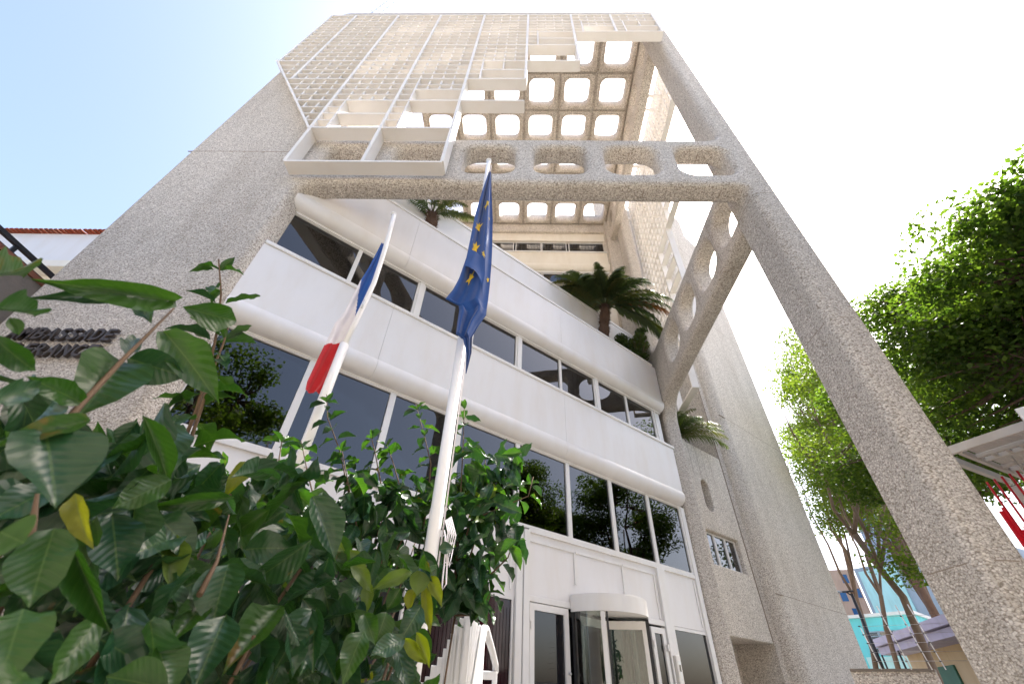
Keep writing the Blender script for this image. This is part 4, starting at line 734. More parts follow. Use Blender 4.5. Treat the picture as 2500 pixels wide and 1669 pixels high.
def cleat(t, a, z, d):
    bm = bmesh.new(); c = Vector((math.cos(a)*d, math.sin(a)*d, z)); tube(bm, [c-Z*.07, c+Z*.07], .009, 6); bmobj('cleat', bm, M['steel'], t)
cleat(PFp, -.3, 5.06, .055)
# halyard with its knotted bundle on the near pole
bm = bmesh.new(); th = math.radians(-11.1); tv = Vector((math.cos(th), -math.sin(th), 0))
tube(bm, [tv*.06+Z*2.2, tv*.062+Z*4.5, tv*.045+Z*7.5], .006, 5)
for k in range(5):
    a = .012*k; tube(bm, [tv*(.07+a*.6)+Z*(2.52+.01*k)+Y*(.01*k-.02), tv*(.10+a)+Z*2.44+Y*(.012*k-.03), tv*(.085+a)+Z*(2.32-.02*k)+Y*.0, tv*(.075)+Z*(2.45)+Y*(-.01*k)], .0045, 5)
tube(bm, [tv*.09+Z*2.5, tv*.11+Z*2.3, tv*.125+Z*2.14, tv*.105+Z*2.1, tv*.10+Z*2.16, tv*.095+Z*2.4], .005, 5)
bmobj('halyard', bm, M['fwhite'], PE)
def flag(name, rows, org, az, colf, label, nu=26, folds=3.2, amp=.055, fwd=.05):
    """hanging cloth: silhouette rows (u_left, z_left, u_right, z_right) in the plane facing the street, gathered folds in depth"""
    c = Vector((math.sin(az), math.cos(az), 0)); t = Vector((math.cos(az), -math.sin(az), 0))
    R_ = np.array(rows); k = np.linspace(0, len(R_)-1, 150); R_ = np.array([[np.interp(q, range(len(R_)), R_[:, j]) for j in range(4)] for q in k])
    g = []
    for i, (ul, zl, ur, zr) in enumerate(R_):
        row = []
        for j in range(nu+1):
            s = j/nu; wdt = ur-ul; u = ul+wdt*s; z = zl+(zr-zl)*s
            am = amp*min(1, wdt/.14)
            ph = s*folds*2*PI+.9*math.sin(i*.036+s*2)+i*.0112
            d = am*math.sin(ph)+.3*am*math.sin(2.3*ph+1+i*.02)-.035
            z += .012*math.cos(ph)*min(1, wdt/.2)
            row.append(org+t*u-c*(d+fwd)*1.0+Z*(z-org.z))
        g.append(row)
    return g, R_
def grid_mesh(name, g, i0, i1, m, parent=None, j0=0, j1=None):
    bm = bmesh.new(); j1 = j1 or len(g[0])-1
    V = [[bm.verts.new(g[i][j]) for j in range(j0, j1+1)] for i in range(i0, i1+1)]
    for a, b in zip(V, V[1:]):
        for k in range(len(a)-1):
            f = bm.faces.new((a[k], b[k], b[k+1], a[k+1])); f.smooth = True
    return bmobj(name, bm, m, parent)
azE = math.radians(-11.1); ptE = Vector((math.sin(azE)*3.09, math.cos(azE)*3.09, 0))
EU = [(0.015, 5.433, 0.05, 5.449), (-0.034, 4.874, 0.095, 4.919), (-0.072, 4.324, 0.145, 4.388), (-0.082, 3.847, 0.173, 3.916), (-0.09, 3.549, 0.185, 3.615), (-0.127, 3.205, 0.191, 3.278), (-0.165, 3.033, 0.191, 3.112), (-0.222, 2.883, 0.189, 2.97), (-0.14, 2.845, 0.186, 2.906), (-0.085, 2.823, 0.188, 2.878), (-0.074, 2.769, 0.188, 2.823), (-0.074, 2.636, 0.128, 2.676), (-0.07, 2.48, 0.081, 2.508), (0.0, 2.44, 0.079, 2.487), (0.045, 2.291, 0.091, 2.297), (0.063, 2.077, 0.07, 2.078)]
gE, RE = flag('', EU, ptE, azE, None, '', folds=1.7, amp=.04, fwd=.19)
ef = thing('blue_flag', 'dark blue flag with yellow stars hanging limp from the nearer pole', 'flag', tuple(ptE+Z*2.0), 'limp flags on the two poles')
def shiftm(o, root):
    for v in o.data.vertices: v.co -= root.location
e_cl = grid_mesh('cloth', gE, 0, 149, M['blue'], ef)
def cloth_pt(g, R_, u, z):
    """nearest place on the cloth for an offset u and height z"""
    zi = [(R_[i][1]+R_[i][3])/2 for i in range(len(R_))]
    i = min(range(len(zi)), key=lambda q: abs(zi[q]-z)); i1 = min(i+1, 149)
    s = (u-R_[i][0])/max(.02, R_[i][2]-R_[i][0]); s = min(.985, max(.015, s)); j = s*26; j0 = int(j); fj = j-j0
    p = g[i][j0].lerp(g[i][min(j0+1, 26)], fj); return Vector((p.x, p.y, z))
cE = Vector((math.sin(azE), math.cos(azE), 0)); tE = Vector((math.cos(azE), -math.sin(azE), 0))
def star(u, z, r, sx, rot, skew=0):
    bm = bmesh.new(); ring = []
    cn = cloth_pt(gE, RE, u, z)
    P = []
    for k in range(10):
        a = rot+PI/2+k*PI/5; rr = r*.82 if k % 2 == 0 else r*.34
        du, dz = math.cos(a)*rr*sx, math.sin(a)*rr; du += skew*dz
        P.append((u+du, z+dz))
    def put(q): 
        p = cloth_pt(gE, RE, q[0], q[1]); return bm.verts.new(p-cE*.008)
    c0 = put((u, z)); mids = []
    ring = [put(q) for q in P]; inner = [put(((q[0]+u)/2, (q[1]+z)/2)) for q in P]
    for k in range(10):
        n_ = (k+1) % 10
        bm.faces.new((c0, inner[k], inner[n_])); bm.faces.new((inner[k], ring[k], ring[n_], inner[n_]))
    o = bmobj('star', bm, M['star'], ef); shiftm(o, ef)
star(.050, 4.60, .13, .30, .5, .1); star(-.012, 4.19, .15, .36, .2, .15); star(-.012, 3.80, .17, .36, -.1); star(.085, 3.62, .10, .22, .5, -.2); star(-.015, 3.30, .16, .26, -.3, .2); star(.165, 3.30, .06, .35, .3)
star(.10, 4.36, .05, .2, .6)
shiftm(e_cl, ef)
# a fold hanging over the front, as a separate flap of the same cloth
flap = [(-0.085, 3.62, .10, 3.60), (-.085, 3.45, .115, 3.42), (-.09, 3.34, .125, 3.30), (-.02, 3.33, .12, 3.18), (.06, 3.30, .12, 3.02), (.10, 3.2, .125, 2.9)]
gP, RP = flag('', flap, ptE-cE*.21, azE, None, '', folds=.7, amp=.02)
o = grid_mesh('fold', gP, 0, 149, M['blue'], ef); shiftm(o, ef)
azF = math.radians(-29.6); ptF = Vector((math.sin(azF)*4.0, math.cos(azF)*4.0, 0))
FRr = [(-0.003, 4.70, 0.03, 4.69), (-0.02, 4.42, 0.05, 4.42), (-0.042, 4.12, .06, 4.14), (-.075, 3.86, .06, 3.9), (-.09, 3.56, .06, 3.6), (-.103, 3.30, .05, 3.30), (-.155, 3.12, .05, 3.14), (-.16, 2.95, .04, 3.0), (-.168, 2.80, .03, 2.88), (-.176, 2.62, .02, 2.66), (-.185, 2.31, .01, 2.33), (-.17, 2.215, -.02, 2.235)]
gF, RF = flag('', FRr, ptF+Z*0, azF, None, '', folds=1.25, amp=.022, fwd=-.02)
ff = thing('tricolour_flag', 'limp blue, white and red flag on the farther pole at left', 'flag', tuple(ptF+Z*2.2), 'limp flags on the two poles')
# rows: blue down to z=3.84 at the free edge and 3.35 at the pole, then white, then red
def bnd(zl, zr, j): return zl+(zr-zl)*j/26
def strips(g, R_, bounds, mats, names):
    for (lo, hi), m_, nm in zip(bounds, mats, names):
        bm = bmesh.new(); vv = {}
        for i in range(149):
            for j in range(26):
                zc = (g[i][j].z+g[i+1][j+1].z)/2
                if bnd(*lo, j) <= zc < bnd(*hi, j):
                    q = []
                    for a, b_ in ((i, j), (i+1, j), (i+1, j+1), (i, j+1)):
                        if (a, b_) not in vv: vv[(a, b_)] = bm.verts.new(g[a][b_])
                        q.append(vv[(a, b_)])
                    f = bm.faces.new(q); f.smooth = True
        o = bmobj(nm, bm, m_, ff); shiftm(o, ff)
strips(gF, RF, [((3.90, 3.15), (9, 9)), ((2.80, 2.96), (3.90, 3.15)), ((0, 0), (2.80, 2.96))], [M['fblue'], M['fwhite'], M['fred']], ['blue_band', 'white_band', 'red_band'])

# ------------------------------------------------------------------ stair guard, hand rail, reader
sgd = thing('stair_guard', 'white stepped slat guard beside the stairs, leaves hanging over it', 'guard', (-.6, 4.7, GZ))
ga = math.radians(-6); gc_ = Vector((math.sin(ga), math.cos(ga), 0)); gt_ = Vector((math.cos(ga), -math.sin(ga), 0))
GT = [(-.40, .0), (-.352, .035), (-.31, .07), (-0.272, 0.112), (-0.225, 0.189), (-0.184, 0.247), (-0.157, 0.309), (-0.133, 0.375), (-0.11, 0.421), (-0.074, 0.487), (-0.028, 0.54), (0.038, 0.597), (0.065, 0.551), (0.086, 0.533), (0.11, 0.515), (0.126, 0.497), (0.151, 0.473)]
for k in range(len(GT)-1):
    (ua, za), (ub, zb) = GT[k], GT[k+1]; z = max(za, zb) if k < 11 else zb; dd = 4.6+(.014*(11-k) if k < 11 else .05*(k-10)); sc_ = dd/4.6
    bm = bmesh.new(); frame_box(bm, gc_*dd, gt_, gc_, Z, (ua*sc_-.003, ub*sc_+.001), (0, .06), (GZ, z*sc_)); bevel(bm, .003)
    o = bmobj('board', bm, M['pole'], sgd)
    for v in o.data.vertices: v.co -= sgd.location
    if 4 < k < 11:
        bm = bmesh.new(); frame_box(bm, gc_*(dd-.03), gt_, gc_, Z, (ua*sc_+.012, ua*sc_+.022), (.012, .029), (GZ, z*sc_-.07)); o = bmobj('fin', bm, M['pole'], sgd)
        for v in o.data.vertices: v.co -= sgd.location
hr = thing('hand_rail', 'bent white tubular hand rail leading up to the entrance', 'railing', (-.3, 4.5, GZ))
bm = bmesh.new(); P_ = [Vector((-.30, 2.6, -.55)), Vector((-.30, 3.4, -.07)), Vector((-.27, 3.95, .31)), Vector((-.265, 4.06, .36)), Vector((-.262, 4.2, .365)), Vector((-.235, 5.2, .30)), Vector((-.225, 5.4, .30))]
P_ = [Vector((-.33, 3.3, -.42)), Vector((-.315, 3.8, -.02)), Vector((-.305, 4.12, .34)), Vector((-.30, 4.22, .43)), Vector((-.29, 4.34, .44)), Vector((-.26, 4.9, .34)), Vector((-.24, 5.4, .25)), Vector((-.24, 5.5, .2))]
tube(bm, P_, .031, 14); o = bmobj('tube', bm, M['pole'], hr)
for v in o.data.vertices: v.co -= hr.location
bm = bmesh.new(); frame_box(bm, Vector((-.24, 5.45, 0)), X, Y, Z, (-.16, .02), (-.03, .03), (.13, .2)); frame_box(bm, Vector((-.24, 5.45, 0)), X, Y, Z, (-.16, .02), (-.03, .03), (-.02, .04)); frame_box(bm, Vector((-.24, 5.45, 0)), X, Y, Z, (-.03, .021), (-.031, .031), (-1.6, .2)); bevel(bm, .008)
o = bmobj('end_post', bm, M['pole'], hr)
for v in o.data.vertices: v.co -= hr.location
bm = bmesh.new(); tube(bm, [(-.318, 3.7, -.1), (-.318, 3.7, -1.9)], .022, 10); tube(bm, [(-.305, 4.2, .4), (-.305, 4.2, -1.9)], .022, 10); o = bmobj('post', bm, M['pole'], hr)
for v in o.data.vertices: v.co -= hr.location
rdr = thing('card_reader', 'slim white card reader column in front of the right door', 'reader', tuple(F(12.05, .55, -.6)))
bm = bmesh.new(); frame_box(bm, Vector((0, 0, 0)), E, NF, Z, (-.1, .1), (-.06, .06), (0, 1.62)); bevel(bm, .03, 3); bmobj('housing', bm, M['frame'], rdr, smooth=False)
bm = bmesh.new(); frame_box(bm, Vector((0, 0, 0)), E, NF, Z, (-.055, .055), (.055, .066), (1.1, 1.5)); bevel(bm, .004); bmobj('panel', bm, M['steel'], rdr)
bm = bmesh.new(); frame_box(bm, Vector((0, 0, 0)), E, NF, Z, (-.03, .03), (.06, .072), (1.28, 1.42)); bmobj('screen', bm, M['glass'], rdr)
# ornament in the niche
orn = thing('niche_ornament', 'tarnished oval brass figure plaque standing in the small wall niche', 'ornament', tuple(F(16.92, -.25, 6.3)))
bm = bmesh.new(); bmesh.ops.create_uvsphere(bm, u_segments=20, v_segments=12, radius=1, matrix=Matrix.Translation((0, 0, .42))@Matrix(((E.x*.15, NF.x*.06, 0, 0), (E.y*.15, NF.y*.06, 0, 0), (0, 0, .40, 0), (0, 0, 0, 1)))); bmobj('plaque', bm, M['bronze_gold'], orn, smooth=True)
bm = bmesh.new(); tube(bm, [NF*.08+Z*.14, NF*.09+Z*.5, NF*.07+Z*.62], [.07, .045, .03], 8); bmesh.ops.create_uvsphere(bm, u_segments=8, v_segments=6, radius=.04, matrix=Matrix.Translation(NF*.08+Z*.66)); bmobj('figure', bm, M['bronze'], orn)

# ------------------------------------------------------------------ leaves
def leaf_mat(name, c0, c1, trans=.35, rough=.38, vein=.9, tcol=None):
    m, nt, b = mat(name, c0, rough, spec=.45)
    tc = N(nt, 'ShaderNodeTexCoord'); sp = N(nt, 'ShaderNodeSeparateXYZ'); nt.links.new(tc.outputs['Object'], sp.inputs[0])
    ab = N(nt, 'ShaderNodeMath', operation='ABSOLUTE'); nt.links.new(sp.outputs[0], ab.inputs[0])
    s1 = N(nt, 'ShaderNodeMath', operation='MULTIPLY_ADD'); s1.inputs[1].default_value = -.55; nt.links.new(ab.outputs[0], s1.inputs[0]); nt.links.new(sp.outputs[1], s1.inputs[2])
    s2 = N(nt, 'ShaderNodeMath', operation='MULTIPLY'); s2.inputs[1].default_value = 62; nt.links.new(s1.outputs[0], s2.inputs[0])
    s3 = N(nt, 'ShaderNodeMath', operation='SINE'); nt.links.new(s2.outputs[0], s3.inputs[0])
    v1 = ramp(nt, s3.outputs[0], [(0, (0, 0, 0)), (.9, (0, 0, 0)), (1, (.35, .35, .35))])
    mr = N(nt, 'ShaderNodeMath', operation='LESS_THAN'); mr.inputs[1].default_value = .017; nt.links.new(ab.outputs[0], mr.inputs[0])
    vv = N(nt, 'ShaderNodeMath', operation='MAXIMUM'); nt.links.new(v1, vv.inputs[0]); nt.links.new(mr.outputs[0], vv.inputs[1])
    oi = N(nt, 'ShaderNodeObjectInfo'); c = mix(nt, oi.outputs['Random'], c0, c1)
    n1 = ramp(nt, noise(nt, pos(nt), 14, 4), [(.3, (.78, .8, .8)), (.7, (1.12, 1.1, 1.05))]); c = mix(nt, 1, c, n1, 'MULTIPLY')
    vf = N(nt, 'ShaderNodeMath', operation='MULTIPLY'); vf.inputs[1].default_value = .40*vein; nt.links.new(vv.outputs[0], vf.inputs[0])
    c = mix(nt, vf.outputs[0], c, (.11, .18, .06))
    bn = noise(nt, pos(nt), 9, 5, .65); br = ramp(nt, bn, [(.62, (0, 0, 0)), (.68, (1, 1, 1))]); gt = N(nt, 'ShaderNodeMath', operation='GREATER_THAN'); gt.inputs[1].default_value = .62; nt.links.new(oi.outputs['Random'], gt.inputs[0])
    bm_ = N(nt, 'ShaderNodeMath', operation='MULTIPLY'); nt.links.new(br, bm_.inputs[0]); nt.links.new(gt.outputs[0], bm_.inputs[1]); bm2 = N(nt, 'ShaderNodeMath', operation='MULTIPLY'); bm2.inputs[1].default_value = .8 if vein > 0 else 0; nt.links.new(bm_.outputs[0], bm2.inputs[0])
    c = mix(nt, bm2.outputs[0], c, (.16, .10, .035)); nt.links.new(c, b.inputs['Base Color'])
    bmp = N(nt, 'ShaderNodeBump'); bmp.inputs['Strength'].default_value = .10; bmp.inputs['Distance'].default_value = .02; nt.links.new(s3.outputs[0], bmp.inputs['Height']); nt.links.new(bmp.outputs[0], b.inputs['Normal'])
    tr = N(nt, 'ShaderNodeBsdfTranslucent'); 
    tm = mix(nt, 1, c, tcol or (1.9, 2.0, .55), 'MULTIPLY'); nt.links.new(tm, tr.inputs[0])
    ms = N(nt, 'ShaderNodeMixShader'); ms.inputs[0].default_value = trans
    out = nt.nodes['Material Output']; nt.links.new(b.outputs[0], ms.inputs[1]); nt.links.new(tr.outputs[0], ms.inputs[2]); nt.links.new(ms.outputs[0], out.inputs[0])
    return m
LM = [leaf_mat('broad green leaf', (.020, .066, .014), (.034, .090, .018), .40, .36), leaf_mat('deep glossy leaf', (.013, .050, .025), (.024, .070, .028), .20, .32),
      leaf_mat('yellowing leaf', (.09, .15, .03), (.12, .18, .04), .35, .45), leaf_mat('lime yellow leaf', (.15, .19, .015), (.19, .20, .02), .45, .45)]
M['twig'] = paint('brown twig bark', (.12, .075, .045), .8, .3, False, .3)
def leaf_mesh(seed, droop, fold, wav, mi):
    rg = random.Random(seed); bm = bmesh.new(); NL, NW = 10, 4; V = []
    tw = rg.uniform(-.25, .25)
    for i in range(NL+1):
        s = i/NL; wdt = .5*(math.sin(PI*min(1, s**.92))**.88)*(1-.10*s) if 0 < s < 1 else .006
        if s > .85: wdt *= .78
        row = []
        for j in range(-NW//2, NW//2+1):
            u = j/(NW/2); x = u*wdt; z = abs(u)*wdt*fold-droop*s*s+wav*math.sin(s*15+seed)*abs(u)*.05+wav*.03*math.sin(s*9+seed*2)*u
            z += tw*u*wdt*s
            row.append(bm.verts.new((x, s-.12*droop*s*s, z)))
        V.append(row)
    for a, b in zip(V, V[1:]):
        for k in range(NW): f = bm.faces.new((a[k], a[k+1], b[k+1], b[k])); f.smooth = True
    me = bpy.data.meshes.new('leaf'); bm.to_mesh(me); bm.free(); me.materials.append(LM[mi]); return me
LEAF = [[leaf_mesh(11*i+mi, [.05, .18, .3, .1, .4][i], [.25, .45, .3, .6, .35][i], [1, .6, 1.2, .8, 1][i], mi) for i in range(5)] for mi in range(4)]
def put_leaf(par, base, tip, width, nrm, mi, name='leaf'):
    base = Vector(base); tip = Vector(tip); d = tip-base; L = d.length; y = d/L
    x = y.cross(nrm); 
    if x.length < 1e-4: x = y.orthogonal()
    x.normalize(); z = x.cross(y)
    o = bpy.data.objects.new(name, random.choice(LEAF[mi])); COL.objects.link(o); o.parent = par
    m4 = Matrix((( x.x*width, y.x*L, z.x*L*.9, base.x-par.location.x), (x.y*width, y.y*L, z.y*L*.9, base.y-par.location.y), (x.z*width, y.z*L, z.z*L*.9, base.z-par.location.z), (0, 0, 0, 1)))
    o.matrix_basis = m4; return o
def rv(s=1): return Vector((random.gauss(0, s), random.gauss(0, s), random.gauss(0, s)))
def stems(par, polys, r=.006):
    for pl in polys:
        bm = bmesh.new(); n = len(pl); tube(bm, [Vector(p)-par.location for p in pl], [r*(1.5-1.0*i/(n-1)) for i in range(n)], 6); bmobj('stem', bm, M['twig'], par)
def shoot_leaves(par, pl, size, step, mi_w, up=.25, start=.0):
    """pairs of leaves up a shoot"""
    P = [Vector(p) for p in pl]; segs = [(a, b, (b-a).length) for a, b in zip(P, P[1:])]; tot = sum(s[2] for s in segs); q = tot*start; k = 0; n = 0
    while q <= tot:
        r_ = q; i = 0
        while i < len(segs)-1 and r_ > segs[i][2]: r_ -= segs[i][2]; i += 1
        a, b, l = segs[i]; p = a.lerp(b, min(1, r_/l)); ax = (b-a).normalized()
        side = Vector((math.cos(k*1.4+par.location.x), math.sin(k*1.4+par.location.x), 0)); side = (side-ax*side.dot(ax)).normalized()
        f = q/tot
        for sgn in (1, -1):
            sz = size*(1.0-.45*f)*random.uniform(.75, 1.15)
            d = (side*sgn+ax*up*random.uniform(.2, 1.6)-Z*random.uniform(.0, .55)+rv(.12)).normalized()
            nr = (ax*.8+Z*.6+rv(.3)).normalized()
            put_leaf(par, p+d*.015, p+d*(sz+.015), sz*random.uniform(.42, .55), nr, random.choices(range(4), mi_w)[0]); n += 1
        q += step*random.uniform(.8, 1.2)*(1-.35*f); k += 1
    # tip pair
    for sgn in (1, -1):
        d = (ax+side*sgn*.9+rv(.1)).normalized(); put_leaf(par, p, p+d*size*.45, size*.2, (Z+rv(.3)).normalized(), 0)
    return n
def cloud_leaves(par, pts, size, mi_w):
    for p in pts:
        p = Vector(p); sz = size*random.uniform(.6, 1.15); a = random.uniform(0, 2*PI)
        d = Vector((math.cos(a), math.sin(a), random.uniform(-1.8, -.05))).normalized()
        tocam = -p.normalized(); nr = (tocam*.6+Z*.5+rv(.45)).normalized()
        put_leaf(par, p-d*sz*.5, p+d*sz*.5, sz*random.uniform(.42, .54), nr, random.choices(range(4), mi_w)[0])
def ground_stem(par, p, base):
    p = Vector(p); base = Vector(base); bm = bmesh.new(); mid = p.lerp(base, .5)+rv(.03); tube(bm, [p-par.location, mid-par.location, base-par.location], [.004, .006, .009], 7); bmobj('stem', bm, M['twig'], par)
sn = thing('shrub', 'large leaved green shrub nearest the camera at the lower left, twig reaching over the sign', 'shrub', (-.75, .7, GZ+.3), 'broad leaved shrubs in the bed')
ss_ = thing('shrub', 'dark leaved shrub low in front, with a few lime yellow hanging leaves', 'shrub', (-.62, 1.35, GZ+.3), 'broad leaved shrubs in the bed')
sl2 = thing('shrub', 'shrub with tall upright shoots against the left concrete wall and window', 'shrub', (-1.1, 1.2, GZ+.3), 'broad leaved shrubs in the bed')
sm = thing('shrub', 'bushy shrub between the two flagpoles, upright shoots before the lower windows', 'shrub', (-1.2, 3.2, GZ+.3), 'broad leaved shrubs in the bed')
sr = thing('shrub', 'shrub just right of the nearer flagpole, above the white stair guard', 'shrub', (-.45, 3.75, GZ+.3), 'broad leaved shrubs in the bed')
for (a, b_, wm, c) in HERO:
    av = Vector(a); par = sn if av.length < 1.08 else ss_
    tc_ = -(av+Vector(b_)).normalized(); put_leaf(par, a, b_, wm*1.08, (tc_+rv(.28)+Z*.15).normalized(), c)
stems(sn, SH_near, .0032); stems(sl2, SH_twigs, .0042); stems(sm, SH_mid, .006); stems(sr, SH_right, .007)
for k, pl in enumerate(SH_twigs): shoot_leaves(sl2, pl, .14, .085, (8, 2, 0, 0), .5)
for k, pl in enumerate(SH_mid): shoot_leaves(sm, pl, .25, .14, (7, 4, 0, 0), .3)
for k, pl in enumerate(SH_right): shoot_leaves(sr, pl, .26, .14, (7, 4, .3, .3), .3)
cloud_leaves(sn, BX_near, .13, (1, 8, .05, .02)); cloud_leaves(sl2, BX_left, .14, (2, 8, .05, .02)); cloud_leaves(ss_, BX_front, .13, (2, 7, .4, .1))
cloud_leaves(sm, BX_mid, .26, (3, 8, .05, .03)); cloud_leaves(sr, BX_right, .27, (2, 8, .05, .1))
for par, bx in ((sn, BX_near), (sl2, BX_left), (ss_, BX_front), (sm, BX_mid), (sr, BX_right)):
    if par is sr: ground_stem(sr, SH_right[0][0], (-.62, 3.72, GZ+.3)); ground_stem(sr, SH_right[1][0], (-.66, 3.75, GZ+.3)); continue
    for p in bx[::14]: ground_stem(par, p, par.location+Vector((random.uniform(-.15, .15), random.uniform(-.15, .15), 0)))

# ------------------------------------------------------------------ palms
M['frond'] = leaf_mat('palm frond', (.058, .095, .040), (.085, .115, .042), .3, .5, 0); M['fronddry'] = leaf_mat('dry orange frond', (.26, .12, .05), (.22, .12, .05), .3, .6, 0, (1.4, 1.1, .7))
M['frondmid'] = leaf_mat('olive frond', (.10, .11, .03), (.09, .10, .03), .25, .5, 0)
M['palmbark'] = paint('shaggy palm trunk', (.11, .065, .045), .95, .4, False, .8)
DRYK = ('low fronds on the right',)
def palm(name, label, base, crown, rt_, L, nf, zr=(-.4, 1.0), dry=(), width=.30, dens=40, grp=None, bias=None, cat='palm'):
    P = thing(name, label, cat, base, grp); random.seed(len(label)); bs = Vector(base); cr = Vector(crown)-bs; bm = bmesh.new()
    n = 9; pts = [Vector((0, 0, 0)).lerp(cr, i/n) for i in range(n+1)]
    tube(bm, pts, [rt_*(1.0+.12*math.sin(i*2.1))*(.92 if i < n else .75) for i in range(n+1)], 12)
    H_ = cr.length; used = False
    for k in range(int(260*rt_/.2*min(1.5, H_))):
        s = random.random(); a = random.uniform(0, 2*PI); c = Vector((0, 0, 0)).lerp(cr, s); dv = Vector((math.cos(a), math.sin(a), 0)); tv_ = Z.cross(dv)
        r_ = rt_*.9; p0 = c+dv*r_; tip = c+dv*(r_+random.uniform(.05, .11))+Z*random.uniform(.05, .15)*random.choice((1, 1, -1))
        w_ = .022; bm.faces.new([bm.verts.new(p0-tv_*w_), bm.verts.new(p0+tv_*w_), bm.verts.new(tip)])
    if rt_ > 0: bmobj('trunk', bm, M['palmbark'], P)
    for k in range(nf):
        a = 2*PI*k*.381966+random.uniform(-.2, .2); el = zr[0]+(zr[1]-zr[0])*((k*.618) % 1)
        dv = Vector((math.cos(a), math.sin(a), 0)); 
        if bias is not None: dv = (dv+Vector(bias)*.6).normalized()
        l = L*random.uniform(.82, 1.1); q = []; ang = el+.3
        p = cr+dv*rt_*.4; st = l/14
        for i in range(15):
            q.append(p.copy()); p = p+(dv*math.cos(ang)+Z*math.sin(ang))*st; ang -= (.062+.10*i/14)*(1.0 if el > 0 else .7)
        bm = bmesh.new(); tube(bm, q, [.022*(1-.8*i/14)*L/2 for i in range(15)], 5, False)
        for i in range(dens):
            s = .12+.88*i/(dens-1); fi = s*14; i0 = min(13, int(fi)); c = q[i0].lerp(q[i0+1], fi-i0); ax = (q[i0+1]-q[i0]).normalized()
            sd_ = ax.cross(Z); sd_ = sd_.normalized() if sd_.length > .05 else dv.cross(Z); upv = sd_.cross(ax)
            ll = width*L/2*math.sin(PI*min(.97, s*.88+.1))**.6*random.uniform(.85, 1.1)
            for sg_ in (1, -1):
                d = (sd_*sg_+ax*.85+upv*.12-Z*.42+rv(.12)).normalized(); wv_ = (ax-d*ax.dot(d)).normalized()*.013*L/2
                m1 = c+d*ll*.55; t1 = c+d*ll-Z*ll*.34
                v = [bm.verts.new(x_) for x_ in (c-wv_, c+wv_, m1+wv_, t1, m1-wv_)]
                bm.faces.new((v[0], v[1], v[2], v[4])); bm.faces.new((v[4], v[2], v[3]))
        dryk = (k in dry) if dry is not DRYK else (el < -.25 and dv.dot(Vector((.75, -.65, 0))) > .93 and not used)
        used = used or dryk
        bmobj('frond', bm, M['fronddry'] if dryk else (M['frondmid'] if k % 5 == 3 else M['frond']), P)
    return P
palm('palm_tree', 'small stocky palm on the terrace edge, partly behind the concrete beam', (-3.50, 9.02, 11.8), (-3.60, 8.98, 13.75), .22, 1.95, 24, (-.25, 1.2), grp='palms on the terrace')
palm('date_palm', 'bushy date palm on the right end of the terrace with a rusty dry frond', (3.42, 14.66, 11.8), (3.95, 15.08, 15.2), .26, 3.5, 60, (-.7, 1.45), dry=DRYK, width=.30, dens=70, grp='palms on the terrace')
palm('areca_palm', 'dark arching palm hanging over the top of the small windowed wing', tuple(F(16.9, -.9, 8.7)), tuple(F(17.0, -.8, 9.5)), .10, 2.3, 20, (.1, 1.3), dry=(6,), width=.42, dens=46, bias=(.25, -.45, 0))

# ------------------------------------------------------------------ trees
def foliage_mat(name, c0, c1, tr=.4):
    m, nt, b = mat(name, c0, .5, spec=.3)
    g = N(nt, 'ShaderNodeNewGeometry'); c = mix(nt, g.outputs['Random Per Island'], c0, c1)
    c = mix(nt, 1, c, ramp(nt, noise(nt, pos(nt), .9, 3), [(.35, (.75, .8, .8)), (.65, (1.2, 1.15, 1))]), 'MULTIPLY'); nt.links.new(c, b.inputs['Base Color'])
    t = N(nt, 'ShaderNodeBsdfTranslucent'); nt.links.new(mix(nt, 1, c, (2.5, 2.5, .85), 'MULTIPLY'), t.inputs[0])
    ms = N(nt, 'ShaderNodeMixShader'); ms.inputs[0].default_value = tr; nt.links.new(b.outputs[0], ms.inputs[1]); nt.links.new(t.outputs[0], ms.inputs[2]); nt.links.new(ms.outputs[0], nt.nodes['Material Output'].inputs[0])
    return m
M['fol'] = foliage_mat('tree foliage', (.034, .072, .016), (.075, .12, .026), .55)
M['fol2'] = foliage_mat('lighter street tree foliage', (.055, .095, .02), (.09, .125, .028), .55)
M['fol3'] = foliage_mat('small terrace foliage', (.03, .06, .015), (.07, .10, .03), .25)
M['bark'] = paint('brown tree bark', (.13, .085, .065), .95, .35, False, .8); M['bark2'] = paint('pale brown bark', (.2, .14, .10), .95, .35, False, .6)
